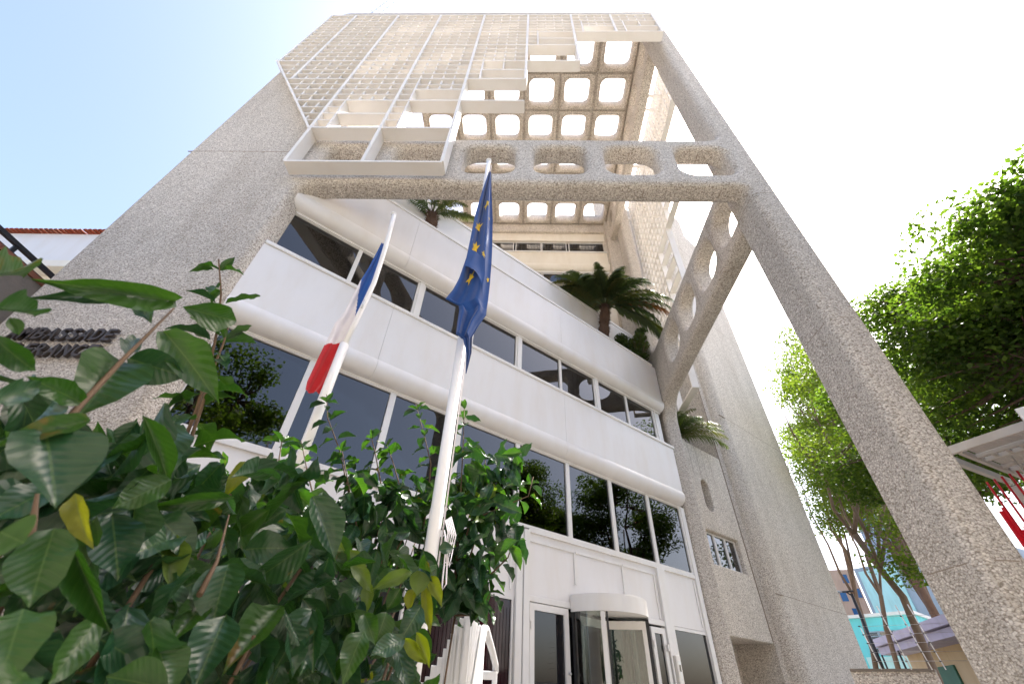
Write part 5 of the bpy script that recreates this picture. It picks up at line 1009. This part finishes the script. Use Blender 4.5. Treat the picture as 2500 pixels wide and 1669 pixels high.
def leaf_cloud(name, C, Rr, n_each, size, m, parent, flat=.6, kind='stuff'):
    """leaf-sized faces around cluster centres"""
    C = np.array(C); K = len(C); n = K*n_each
    c = np.repeat(C, n_each, 0); rr = np.repeat(np.array(Rr), n_each)[:, None]
    g = RNG.normal(size=(n, 3)); g /= np.linalg.norm(g, axis=1)[:, None]; g *= (RNG.random((n, 1))**.45)
    p = c+g*rr*np.array([1, 1, flat])
    nr = RNG.normal(size=(n, 3))*.6+np.array([0, 0, .9])+g*.5; nr /= np.linalg.norm(nr, axis=1)[:, None]
    a = np.cross(nr, RNG.normal(size=(n, 3))); a /= np.linalg.norm(a, axis=1)[:, None]; b = np.cross(nr, a)
    s = size*RNG.uniform(.7, 1.25, (n, 1)); hl, hw = s*.5, s*.34
    v = np.stack([p-a*hl, p+b*hw-a*hl*.15-nr*s*.06, p+a*hl*1.05-nr*s*.12, p-b*hw-a*hl*.15-nr*s*.06], 1).reshape(-1, 3)
    v -= np.array(parent.location) if parent else 0
    me = bpy.data.meshes.new(name); me.vertices.add(n*4); me.vertices.foreach_set('co', v.ravel())
    me.loops.add(n*4); me.polygons.add(n); me.loops.foreach_set('vertex_index', np.arange(n*4)); me.polygons.foreach_set('loop_start', np.arange(0, n*4, 4)); me.update(calc_edges=True)
    return link(name, me, m, parent, kind)
def tree(name, label, base, fork, centre, rad, nlimb, ncl, n_each, lsize, mfol, mbark, r0=.28, clr=(.9, 1.5), shell=.35, grp=None, sub=3, seed=1, flat=.6, extra=None, keep=None, zlo=-.75):
    rg = random.Random(seed); T = thing(name, label, 'tree', base, grp); bs = Vector(base); fk = [Vector(p) for p in fork]; cn = Vector(centre)
    bm = bmesh.new(); n = len(fk); tube(bm, [Vector((0, 0, 0))]+[p-bs for p in fk], [r0]+[r0*(1-.3*(i+1)/n) for i in range(n)], 12); bmobj('trunk', bm, mbark, T)
    cl = []
    for k in range(ncl):
        while True:
            q = Vector((rg.uniform(-1, 1), rg.uniform(-1, 1), rg.uniform(zlo, 1)))
            if shell < q.length < 1: break
        cl.append(cn+Vector((q.x*rad[0], q.y*rad[1], q.z*rad[2])))
    if extra: cl += [Vector(p) for p in extra]
    if keep: cl = [c for c in cl if keep(math.degrees(math.atan2(c.x, c.y)), math.degrees(math.atan2(c.z, math.hypot(c.x, c.y))))]
    top = fk[-1]; limbs = []
    for k in range(nlimb):
        a = 2*PI*k/nlimb+rg.uniform(-.3, .3); el = rg.uniform(.25, .9); e = cn+Vector((math.cos(a)*rad[0]*.62*math.cos(el), math.sin(a)*rad[1]*.62*math.cos(el), rad[2]*(.75*math.sin(el)-.25)))
        st = top if k % 2 else fk[max(0, n-2)]
        pts = [st]; 
        for i in range(1, 6):
            f = i/5; p = st.lerp(e, f)+Vector((rg.uniform(-1, 1), rg.uniform(-1, 1), 0))*.22*(1 if i < 5 else 0)+Z*(-.35*math.sin(PI*f)*.8); pts.append(p)
        if keep and not keep(math.degrees(math.atan2(e.x, e.y))+1.5, 20): continue
        limbs.append(pts); bm = bmesh.new(); tube(bm, [p-bs for p in pts], [r0*.55*(1-.75*i/5) for i in range(6)], 8); bmobj('limb', bm, mbark, T)
    bm = bmesh.new(); allp = [p for l in limbs for p in l[1:]]
    for c in cl:
        p0 = min(allp, key=lambda p: (p-c).length); 
        for s in range(sub):
            e = c+Vector((rg.uniform(-1, 1), rg.uniform(-1, 1), rg.uniform(-.5, .8)))*.7; m1 = p0.lerp(e, .5)+Vector((rg.uniform(-1, 1), rg.uniform(-1, 1), rg.uniform(-1, .3)))*.35
            tube(bm, [p0-bs, m1-bs, e-bs], [r0*.16, r0*.10, r0*.03], 5, False)
    bmobj('branches', bm, mbark, T, 'stuff')
    leaf_cloud('crown', [c[:] for c in cl], [rg.uniform(*clr) for _ in cl], n_each, lsize, mfol, T, flat)
    return T
def pol(az, d, z): a = math.radians(az); return (math.sin(a)*d, math.cos(a)*d, z)
tree('shade_tree', 'huge spreading shade tree at the right, seen from below behind the concrete leg', pol(60, 13.4, GZ), [pol(60.2, 13.4, .8), pol(60, 13.4, 2.6), pol(59.4, 13.3, 4.2)], pol(69, 14.9, 7.4), (5.2, 5.2, 2.3), 17, 135, 900, .125, M['fol'], M['bark'], .34, (.9, 1.5), .45, sub=5, seed=3, flat=.5, extra=[pol(48.5+2.4*i, 14.2+(i%3)*.5, 9.35+.25*math.sin(i*2.2)) for i in range(9)]+[pol(48.3+.9*i, 15.0+(i%3)*.5, 6.2+(i*53%10)*.42) for i in range(10)]+[pol(49+2.6*i, 13.6+(i%2), 8.0+.5*math.sin(i*1.7)) for i in range(8)]+[pol(50+2.8*i, 13.4, 6.6+.4*math.sin(i*2.7)) for i in range(7)]+[pol(48.2+.75*i, 17.0+(i%3)*.8, 5.3+(i*37%10)*.32) for i in range(28)], keep=lambda az, el: az > 47.3 and el < 37.0, zlo=-.1)
KS = 1.62
KP = lambda az, el: az > 34.7+max(0, el-24)*.36 and el > 9.3
def pk(az, d, z): return pol(az, d*KS, z*KS if z > GZ+.01 else GZ)
tree('street_tree', 'leaning street tree seen between the slab and the leg, lowest boughs over the mauve roof', pk(37.4, 17.0, GZ), [pk(37.5, 17, .6), pk(37.9, 17, 2.5), pk(37.2, 17, 3.2), pk(36.4, 17.2, 4.2)], pk(38.6, 18.5, 8.3), (7.0, 7.0, 6.2), 9, 90, 520, .17, M['fol2'], M['bark2'], .17, (1.2, 2.0), .3, seed=5, grp='slender street trees on the right', keep=KP, extra=[pk(39, 16.5, 3.4), pk(39.8, 16.5, 3.0), pk(38.6, 16.5, 2.3), pk(40.2, 16.5, 4.2)])
tree('street_tree', 'thin straight street tree standing before the turquoise house', pk(34.9, 20, GZ), [pk(35, 20, .6), pk(35.6, 20, 2.1), pk(36.3, 20, 3.0), pk(36.6, 20, 4.2)], pk(36.3, 20.5, 6.6), (3.8, 3.8, 3.5), 6, 36, 380, .17, M['fol2'], M['bark2'], .13, (1.2, 2.1), .2, seed=8, grp='slender street trees on the right', keep=KP)
tree('street_tree', 'forked several-stemmed street tree beside the lamp post', pk(33.4, 22, GZ), [pk(33.4, 22, .9), pk(33.9, 22, 1.7), pk(34.3, 22, 3.2), pk(34.8, 22, 4.1)], pk(34.4, 22.6, 8.4), (4.8, 4.8, 5.8), 7, 60, 380, .17, M['fol2'], M['bark2'], .15, (1.0, 1.8), .2, seed=9, grp='slender street trees on the right', keep=KP)
tree('tall_tree', 'tall loose green tree whose crown shows right of the grey slab', pk(39.5, 26, GZ), [pk(39.5, 26, 3), pk(39.3, 26, 8)], pk(39.3, 27, 13.6), (5.8, 5.8, 7.5), 8, 80, 400, .21, M['fol2'], M['bark'], .3, (1.2, 2.1), .2, seed=12, keep=KP)
tree('round_tree', 'round headed tree directly behind the concrete leg, seen on both its sides', pol(44.5, 19.5, GZ), [pol(44.5, 19.5, 1.5), pol(44.6, 19.5, 4.0)], pol(44.6, 19.8, 7.6), (2.6, 2.6, 3.0), 7, 40, 520, .14, M['fol'], M['bark'], .22, (.8, 1.3), .3, seed=31)
tree('forked_tree', 'big forked tree behind the viewer, showing only as a reflection in the lower windows', (1.9, -4.2, GZ), [(1.8, -4.2, 2), (1.5, -4.2, 5.5)], (1.2, -5.0, 10.2), (5.0, 4.2, 3.0), 8, 46, 300, .2, M['fol'], M['bark'], .34, (.8, 1.4), .4, seed=21)
# terrace shrub over the parapet
tsb = thing('terrace_shrub', 'small leaved shrub spilling over the right end of the white parapet', 'shrub', (5.3, 15.95, 11.8))
bm = bmesh.new()
for k in range(14):
    a = random.uniform(0, 2*PI); tube(bm, [(0, 0, 0), (math.cos(a)*.25, math.sin(a)*.25-.1, .8), (math.cos(a)*.6, math.sin(a)*.5-.25, 1.3+random.uniform(-.5, .6))], [.02, .014, .006], 5, False)
bmobj('stem', bm, M['twig'], tsb)
leaf_cloud('foliage', [(5.15, 15.7, 12.75), (5.5, 15.9, 13.1), (4.8, 15.6, 13.2), (5.4, 16.1, 13.6), (4.6, 15.6, 13.5), (5.75, 16.2, 14.1), (5.0, 15.5, 12.4), (5.5, 15.75, 12.5), (5.75, 16.1, 13.5), (4.5, 15.2, 12.9), (5.9, 16.3, 14.6), (5.25, 15.6, 12.1)], [.45, .48, .42, .38, .34, .34, .34, .35, .35, .3, .3, .28], 360, .11, M['fol3'], tsb)

# ------------------------------------------------------------------ street to the right
def quad_block(name, az0, d0, az1, d1, z0, z1, depth, m, parent=None):
    """a wall block whose street face runs between two ground points"""
    a, b = Vector(pol(az0, d0, 0)), Vector(pol(az1, d1, 0)); e = (b-a).normalized(); nn = Vector((-e.y, e.x, 0)); 
    if nn.dot(a) < 0: nn = -nn
    L = (b-a).length; bm = bmesh.new(); frame_box(bm, a, e, nn, Z, (0, L), (0, depth), (z0, z1)); bmesh.ops.recalc_face_normals(bm, faces=bm.faces)
    return bmobj(name, bm, m, parent), a, e, nn, L
def col(name, c, r=.7, dirt=.15): return paint(name, c, r, dirt)
M['turq'] = col('turquoise render', (.16, .62, .66)); M['aqua'] = col('pale aqua render', (.45, .74, .76)); M['peach'] = col('peach render', (.62, .42, .30)); M['mauve'] = col('mauve awning sheet', (.42, .38, .50)); M['tan'] = col('tan shop wall', (.52, .38, .22))
M['bluegrey'] = col('blue grey cladding', (.34, .40, .48)); M['bluewin'] = glass_dark('blue window glass', (.03, .12, .28), .0, 1.5, .1); M['brick'] = col('grey brown stone', (.20, .165, .13)); M['green'] = col('dark green board', (.03, .12, .08)); M['rail'] = col('black iron', (.012, .012, .016), .5, .1)
def win_on(parent, a, e, nn, u0_, u1_, z0, z1, mfr, mgl, louv=0):
    org = a-parent.location if parent else a
    bm = bmesh.new()
    for r_ in (((u0_, u1_), (z0, z0+.08)), ((u0_, u1_), (z1-.08, z1)), ((u0_, u0_+.08), (z0+.08, z1-.08)), ((u1_-.08, u1_), (z0+.08, z1-.08))): frame_box(bm, org, e, nn, Z, r_[0], (-.07, .02), r_[1])
    w_ = bmobj('window', bm, mfr, parent); bm = bmesh.new(); frame_box(bm, org, e, nn, Z, (u0_+.05, u1_-.05), (-.03, .01), (z0+.05, z1-.05)); bmobj('pane', bm, mgl, w_)
    for k in range(louv):
        zz = z0+.1+(z1-z0-.2)*k/louv; bm = bmesh.new(); frame_box(bm, org, e, nn, Z, (u0_+.05, u1_-.05), (-.1, -.04), (zz, zz+.05)); bmobj('louvre', bm, mfr, w_)
def house(name, label, az0, d0, az1, d1, z1, depth, m, cat='building'):
    T = thing(name, label, cat, pol((az0+az1)/2, (d0+d1)/2, GZ)); o, a, e, nn, L = quad_block('wall', az0, d0, az1, d1, GZ, z1, depth, m, T)
    for v in o.data.vertices: v.co -= T.location
    return T, a, e, nn, L
# turquoise house
T, a, e, nn, L = house('turquoise_house', 'small turquoise house with grey louvred windows behind the street trees', 32.4, 35*KS, 38.0, 34*KS, 4.2*KS, 9, M['turq'])
for az, w_ in ((34.5, .7), (35.6, .8), (36.4, .8)):
    c = Vector(pol(az, 34.7*KS, 0))-a; u = c.dot(e); win_on(T, a, e, nn, u-w_*.8, u+w_*.8, 2.55*KS, 3.55*KS, M['bluegrey'], M['glass'], 5)
o, *_ = quad_block('roof', 32.3, 34.8*KS, 38.1, 33.8*KS, 4.2*KS, 4.35*KS, 10, M['white'], T)
for v in o.data.vertices: v.co -= T.location
T2, a, e, nn, L = house('aqua_wall_house', 'low pale aqua house front with a white garage door below the turquoise one', 33.2, 31*KS, 37.2, 30*KS, 2.15*KS, 4, M['aqua'])
bm = bmesh.new(); frame_box(bm, a-T2.location, e, nn, Z, (.3, L-.3), (-.05, .0), (GZ, 2.0)); bmobj('garage_door', bm, M['white'], T2)
T3, a, e, nn, L = house('peach_apartments', 'peach apartment block with small blue windows', 26, 58*KS, 35.0, 60*KS, 11.5*KS, 10, M['peach'])
for az, z in ((33.9, 7.2), (34.3, 6.6), (33.4, 8.6), (34.7, 8.9), (34.5, 4.9), (33.7, 4.7), (34.1, 10.2), (33.2, 6.0)):
    c = Vector(pol(az, 59.6*KS, 0))-a; u = c.dot(e); win_on(T3, a, e, nn, u-.55, u+.55, z*KS, (z+.9)*KS, M['peach'], M['bluewin'])
T4, a, e, nn, L = house('blue_grey_building', 'long building clad in pale blue and slate grey sheets behind the trees', 35.1, 50*KS, 46, 46*KS, 9.6*KS, 10, M['bluegrey'])
for k, (u0_, u1_, z0, z1, mm) in enumerate(((.3, 3.2, 5.6, 9.3, 'aqua'), (.2, 9, 3.6, 5.4, 'white'), (3.4, 6.4, 5.6, 9.3, 'rail'), (6.6, 9.6, 5.6, 9.3, 'white'))):
    bm = bmesh.new(); frame_box(bm, a-T4.location, e, nn, Z, (u0_*KS, u1_*KS), (-.12, 0), (z0*KS, z1*KS)); bmobj('cladding_panel', bm, M[mm if mm != 'rail' else 'bluegrey'], T4)
T5, a, e, nn, L = house('glass_tower', 'pale blue glass tower glimpsed through the tree crowns', 37.0, 95, 44, 95, 40, 14, M['bluegrey'])
for i in range(8):
    for j in range(4):
        u0_ = .4+i*L/8; z0 = 24+j*3.9; bm = bmesh.new(); frame_box(bm, a-T5.location, e, nn, Z, (u0_, u0_+L/8-.5), (-.08, .0), (z0, z0+3.4)); bmobj('window', bm, M['bluewin'], T5)
# shop with mauve awnings
T6, a, e, nn, L = house('tan_shop', 'tan walled shop with a dark green sign board under mauve awnings', 36.2, 40, 43, 30, 2.85, 8, M['tan'])
for u0_, u1_, z0, z1, dd in ((-.4, L, 3.25, 3.62, 1.5), (-.1, L, 2.85, 3.2, 1.3)):
    bm = bmesh.new(); frame_box(bm, a-T6.location, e, nn, Z, (u0_, u1_), (-dd, .2), (z0, z1)); bmesh.ops.recalc_face_normals(bm, faces=bm.faces); bmobj('awning', bm, M['mauve'], T6)
bm = bmesh.new(); frame_box(bm, a-T6.location, e, nn, Z, (3.4, 5.4), (-.1, 0), (1.1, 2.1)); bmobj('sign_board', bm, M['green'], T6)
bm = bmesh.new(); frame_box(bm, a-T6.location, e, nn, Z, (4.0, 5.0), (-.09, 0), (-.4, .9)); bmobj('poster', bm, M['cream'], T6)
bm = bmesh.new(); frame_box(bm, a-T6.location, e, nn, Z, (1.0, 2.2), (-.09, 0), (-1.2, 1.2)); bmobj('door', bm, M['bluewin'], T6)
for u in (.2, 3.0, 6.5):
    bm = bmesh.new(); tube(bm, [a-T6.location+e*u-nn*1.35+Z*GZ, a-T6.location+e*u-nn*1.35+Z*2.85], .05, 8); bmobj('post', bm, M['rail'], T6)
for u, z in ((1.6, 4.2), (5.4, 4.4)):
    bm = bmesh.new(); frame_box(bm, Vector(pol(33.6, 56, 0))-T.location, Vector((.83, -.56, 0)), Vector((.56, .83, 0)), Z, (u, u+.9), (-1.0, -.3), (z, z+.6)); bevel(bm, .03); bmobj('air_conditioner', bm, M['cream'], T)
# low wall, picket fence and electric wires
wl = thing('boundary_wall', 'low grey brown boundary wall between slab and leg at the bottom right', 'wall', pol(35, 14.5, GZ))
o, a, e, nn, L = quad_block('wall', 31.6, 14.4, 37.6, 14.2, GZ, .74, .35, M['agg_bounce'], wl)
for v in o.data.vertices: v.co -= wl.location
o, *_ = quad_block('coping', 31.6, 14.36, 37.62, 14.16, .74, .79, .43, M['brick'], wl)
for v in o.data.vertices: v.co -= wl.location
fn = thing('picket_fence', 'white picket fence with electric wires above, next to the low wall', 'fence', pol(39, 13.8, GZ))
P0, P1 = Vector(pol(37.2, 13.9, 0)), Vector(pol(42, 13.2, 0)); fe = (P1-P0).normalized(); fl = (P1-P0).length; fnn = Vector((-fe.y, fe.x, 0))
for k in range(18):
    bm = bmesh.new(); u = k*fl/17; h_ = .50; o_ = P0-fn.location
    frame_box(bm, o_, fe, fnn, Z, (u, u+.045), (0, .02), (GZ, h_)); bmobj('picket', bm, M['pole'], fn)
for z in (.2, -.9):
    bm = bmesh.new(); frame_box(bm, P0-fn.location, fe, fnn, Z, (0, fl), (.02, .05), (z, z+.05)); bmobj('rail', bm, M['pole'], fn)
ew = thing('electric_fence', 'thin posts with black insulators and security wires on top of the low wall', 'fence', pol(35.5, 14.2, .74))
for az in (34.0, 36.1, 37.5, 38.4):
    p = Vector(pol(az, 14.0, .76)); lean = Vector((-.12, 0, 1)).normalized(); bm = bmesh.new(); tube(bm, [p-ew.location, p+lean*(1.15 if az > 36 else .75)-ew.location], .012, 6); bmobj('post', bm, M['pole'], ew)
    for k in range(6 if az > 36 else 5):
        q = p+lean*(.14+.16*k)-ew.location; bm = bmesh.new(); tube(bm, [q-X*.03, q+X*.012], .013, 6); bmobj('insulator', bm, M['rail'], ew)
for k in range(6):
    bm = bmesh.new(); a0_ = Vector(pol(33.6, 14.0, .90+.158*k)); b0_ = Vector(pol(40.5, 13.9, .90+.158*k)); tube(bm, [a0_-ew.location, b0_-ew.location], .0035, 4); bmobj('wire', bm, M['steel'], ew)
lp = thing('street_lamp', 'dark slender street lamp post beside the forked tree', 'street lamp', pol(34.1, 34, GZ))
bm = bmesh.new(); tube(bm, [(0, 0, 0), (0, 0, 6.9)], [.11, .075], 10); bmobj('post', bm, M['rail'], lp)
bm = bmesh.new(); dv = Vector((-.83, .56, 0)); tube(bm, [(0, 0, 6.8), dv*.25+Z*7.02], .04, 8); tube(bm, [dv*-.15+Z*7.02, dv*.4+Z*7.02], [.05, .05], 8); bmobj('arm', bm, M['rail'], lp)
bm = bmesh.new(); bmesh.ops.create_uvsphere(bm, u_segments=14, v_segments=8, radius=1, matrix=Matrix.Translation(dv*.95+Z*7.03)@Matrix.Rotation(math.atan2(dv.y, dv.x), 4, 'Z')@Matrix.Diagonal((.55, .2, .09, 1))); bmobj('lamp_head', bm, M['bluegrey'], lp, smooth=True)
# ------------------------------------------------------------------ gate canopy and red bars right of the leg
M['gateshade'] = paint('weathered white gate paint greyed for shade', (.50, .47, .44), .55, .2, False)  # base colour greyed to carry the shade under the canopy
gc = thing('gate_canopy', 'white slatted gate canopy jutting out from behind the concrete leg', 'canopy', (8.6, 7.2, GZ))
g0 = Vector(pol(47.4, 11.35, 4.0)); g1 = Vector(pol(56, 11.0, 4.05)); ge = (g1-g0); ge.z = 0; ge.normalize(); gn = Vector((-ge.y, ge.x, 0)); gn = gn if gn.dot(g0) > 0 else -gn
def gb(nm, u, n_, z, m_=None):
    bm = bmesh.new(); frame_box(bm, Vector((g0.x, g0.y, 4.0))-gc.location, ge, gn, Z, u, n_, z); bmesh.ops.recalc_face_normals(bm, faces=bm.faces); return bmobj(nm, bm, m_ or M['gateshade'], gc)
gb('fascia', (-.3, 4), (-.08, .0), (-.10, .05)); gb('fascia', (-.3, -.22), (0, 2.6), (-.10, .04))
for u in (.0, 1.0, 2.0, 3.0): gb('joist', (u, u+.06), (.0, 2.6), (-.12, .0)); 
for k in range(7):
    for u in (.1, 1.1, 2.1): gb('slat', (u, u+.86), (.04+.07*k, .09+.07*k), (-.02, .0))
for k in range(8):
    for u in (.1, 1.1, 2.1): gb('slat', (u, u+.86), (.92+.07*k, .97+.07*k), (-.03, .0))
for k in range(8):
    for u in (.1, 1.1, 2.1): gb('slat', (u, u+.86), (1.85+.07*k, 1.9+.07*k), (-.03, .0))
for r_ in (.62, 1.55):
    gb('rail', (0, 3.1), (r_-.05, r_), (-.08, .0)); gb('rail', (0, 3.1), (r_+.25, r_+.3), (-.08, .0))
    for k in range(15): gb('spacer', (.02+.21*k, .08+.21*k), (r_+.001, r_+.249), (-.05, .0))
gb('post', (-.3, -.15), (2.45, 2.6), (-5.6, -.16))
for k in range(3): gb('hanger', (.35+.9*k, .37+.9*k), (1.2, 1.22), (-1.2, -.02), M['steel'])
wb = thing('white_gate_box', 'white box corner above the gate canopy at the right edge', 'box', pol(54, 10.5, 4.1))
bm = bmesh.new(); frame_box(bm, Vector((0, 0, 0)), Vector((math.sin(math.radians(52)), math.cos(math.radians(52)), 0)).cross(Z), Vector((math.sin(math.radians(52)), math.cos(math.radians(52)), 0)), Z, (-.22, 1.0), (0, .6), (-.45, -.02)); bevel(bm, .01); bmobj('shell', bm, M['frame'], wb)
M['red'] = paint('glossy red steel', (.55, .01, .025), .35, .1, False, .02)
rb = thing('red_bar_screen', 'screen of upright red steel bars below the white gate canopy', 'screen', pol(50, 12.2, GZ))
for k in range(13):
    az = 47.95+.56*k; p = Vector(pol(az, 12.4, 0))-Vector((rb.location.x, rb.location.y, 0)); bm = bmesh.new(); tube(bm, [p+Z*0, p+Z*(3.62-GZ+.02*k)], .02, 8); bmobj('bar', bm, M['red'], rb)
for k in range(26):
    az = 47.6+.26*k; p = Vector(pol(az, 12.0, 0))-Vector((rb.location.x, rb.location.y, 0)); bm = bmesh.new(); frame_box(bm, p, X, Y, Z, (-.03, .03), (-.02, .02), (0, 2.62-GZ+.05*(k % 2)+(.0 if k > 1 else .35))); bmobj('panel_rib', bm, M['red'], rb)
# ------------------------------------------------------------------ neighbour at the left
nb = thing('neighbour_house', 'white neighbour house with a terracotta tile eave at the left edge', 'house', (-24, 12, GZ))
def nbx(nm, x0, x1, y0, y1, z0, z1, m_):
    bm = bmesh.new(); box(bm, x0+24, x1+24, y0-12, y1-12, z0-GZ, z1-GZ); bmesh.ops.recalc_face_normals(bm, faces=bm.faces); return bmobj(nm, bm, m_, nb)
nbx('wall', -34, -14, 12, 20, 14.4, 16.35, M['white']); nbx('soffit', -34, -14, 12.0, 13.2, 14.0, 14.4, M['cream']); nbx('wall', -34, -14, 12.6, 20, GZ, 14.0, M['cream'])
M['terra'] = paint('terracotta', (.27, .10, .06), .8, .3, False, .2)
bm = bmesh.new()
for s in range(8): 
    a = PI*s/8; b_ = PI*(s+1)/8
    q = [bm.verts.new(v) for v in ((math.cos(a)*.11, -.25, math.sin(a)*.07), (math.cos(b_)*.11, -.25, math.sin(b_)*.07), (math.cos(b_)*.12, .5, math.sin(b_)*.07+.12), (math.cos(a)*.12, .5, math.sin(a)*.07+.12))]
    bm.faces.new(q)
bmesh.ops.solidify(bm, geom=bm.faces[:], thickness=.02); tme = bpy.data.meshes.new('roof_tile'); bm.to_mesh(tme); bm.free(); tme.materials.append(M['terra'])
for k in range(56):
    o = link('roof_tile', tme, parent=nb); o.location = (-33+24+.2445*k+random.uniform(-.01, .01), 0, 16.38-GZ+random.uniform(-.01, .01)); o.rotation_euler = (0, 0, random.uniform(-.04, .04))
nbx('roof', -34, -14, 12.3, 20, 16.36, 16.45, M['terra'])
tw = thing('terrace_wall', 'rough grey neighbour wall topped by a terracotta coping, left edge', 'wall', (-12.3, 8, GZ))
def twx(nm, y0, y1, z0, z1, x0, x1, m_, par, R0):
    bm = bmesh.new(); box(bm, x0-R0[0], x1-R0[0], y0-R0[1], y1-R0[1], z0-R0[2], z1-R0[2]); bmesh.ops.recalc_face_normals(bm, faces=bm.faces); return bmobj(nm, bm, m_, par)
M['roughwall'] = paint('rough grey render', (.25, .215, .185), .95, .4, False, .9)
twx('wall', 3, 20, GZ, 7.33, -12.5, -12.0, M['roughwall'], tw, tw.location)
for k in range(24): twx('coping_tile', 3+.7*k, 3.685+.7*k, 7.34, 7.46, -12.6, -11.95, M['terra'], tw, tw.location)
rl = thing('terrace_railing', 'black steel railing running above the terracotta coping at left', 'railing', (-12.1, 8, 7.4))
twx('rail', 3, 20, 7.72, 7.82, -12.15, -12.05, M['rail'], rl, rl.location)
for k in range(9): twx('post', 6.0+1.9*k, 6.09+1.9*k, 7.3, 7.72, -12.13, -12.07, M['rail'], rl, rl.location)
bm = bmesh.new(); tube(bm, [(0, -5, .16), (0, 12, .16)], .012, 5); bmobj('wire', bm, M['rail'], rl)
# lattice mast on the roof
cr = thing('lattice_mast', 'white lattice crane boom rising above the roof edge', 'crane', (-10.9, 7.2, 27.0))
A0, A1 = Vector((-10.6, 7.1, 30)), Vector((-10.45, 7.75, 44)); ax = (A1-A0).normalized(); s1 = ax.cross(Y).normalized(); s2 = ax.cross(s1)
cor = [s1*.17+s2*.17, s1*-.17+s2*.17, s1*-.17+s2*-.17, s1*.17+s2*-.17]
for c in cor: bm = bmesh.new(); tube(bm, [A0+c-cr.location, A1+c-cr.location], .02, 6); bmobj('chord', bm, M['pole'], cr)
bm = bmesh.new(); n = 28; LL = (A1-A0).length
for k in range(n):
    for f in range(4):
        p, q = cor[f], cor[(f+1) % 4]; u, v_ = (k/n, (k+1)/n) if (k+f) % 2 else ((k+1)/n, k/n)
        tube(bm, [A0+ax*LL*u+p-cr.location, A0+ax*LL*v_+q-cr.location], .014, 4, False)
bmobj('lacing', bm, M['bluegrey'], cr)
for az_, (x_, y_), lb in ((1, (12.5, -1.0), 'round kerb tree across the road, reflected in the lower windows'),):
    tree('kerb_tree', lb, (x_, y_, GZ), [(x_, y_, 1), (x_, y_, 3)], (x_, y_, 6.2), (2.6, 2.6, 2.4), 6, 28, 420, .16, M['fol'], M['bark'], .2, (.8, 1.3), .3, seed=40+az_)
kw = thing('kerb_wall', 'long white wall across the road, outside the view to the right', 'wall', (17.5, -4, GZ))
bmk = bmesh.new(); box(bmk, 0, .3, -16, 12, 0, 2.6); bmobj('wall', bmk, M['white'], kw)
# houses across the street, seen in the glass
for k, (x, y, w_, h_, mm, lb) in enumerate(((21, -7, 22, 9.5, 'white', 'white two storey house across the street behind the viewer'), (20, -24, 14, 10, 'brick', 'grey brown block across the street, farther back behind the viewer'), (-4, -24, 40, 9.0, 'cream', 'long cream house behind the viewer'))):
    T = thing('opposite_house', lb, 'house', (x, y, GZ), 'houses opposite the embassy'); bm = bmesh.new(); box(bm, -w_/3, w_/3, -w_/2, w_/2, 0, h_); bmobj('wall', bm, M[mm], T)
    for i in range(4):
        for j in range(2):
            bm = bmesh.new(); box(bm, -w_/3-.05, -w_/3+.01, -w_/2+1+i*w_/4.2, -w_/2+2.2+i*w_/4.2, 1+3*j, 2.5+3*j); bmobj('window', bm, M['glass'], T)
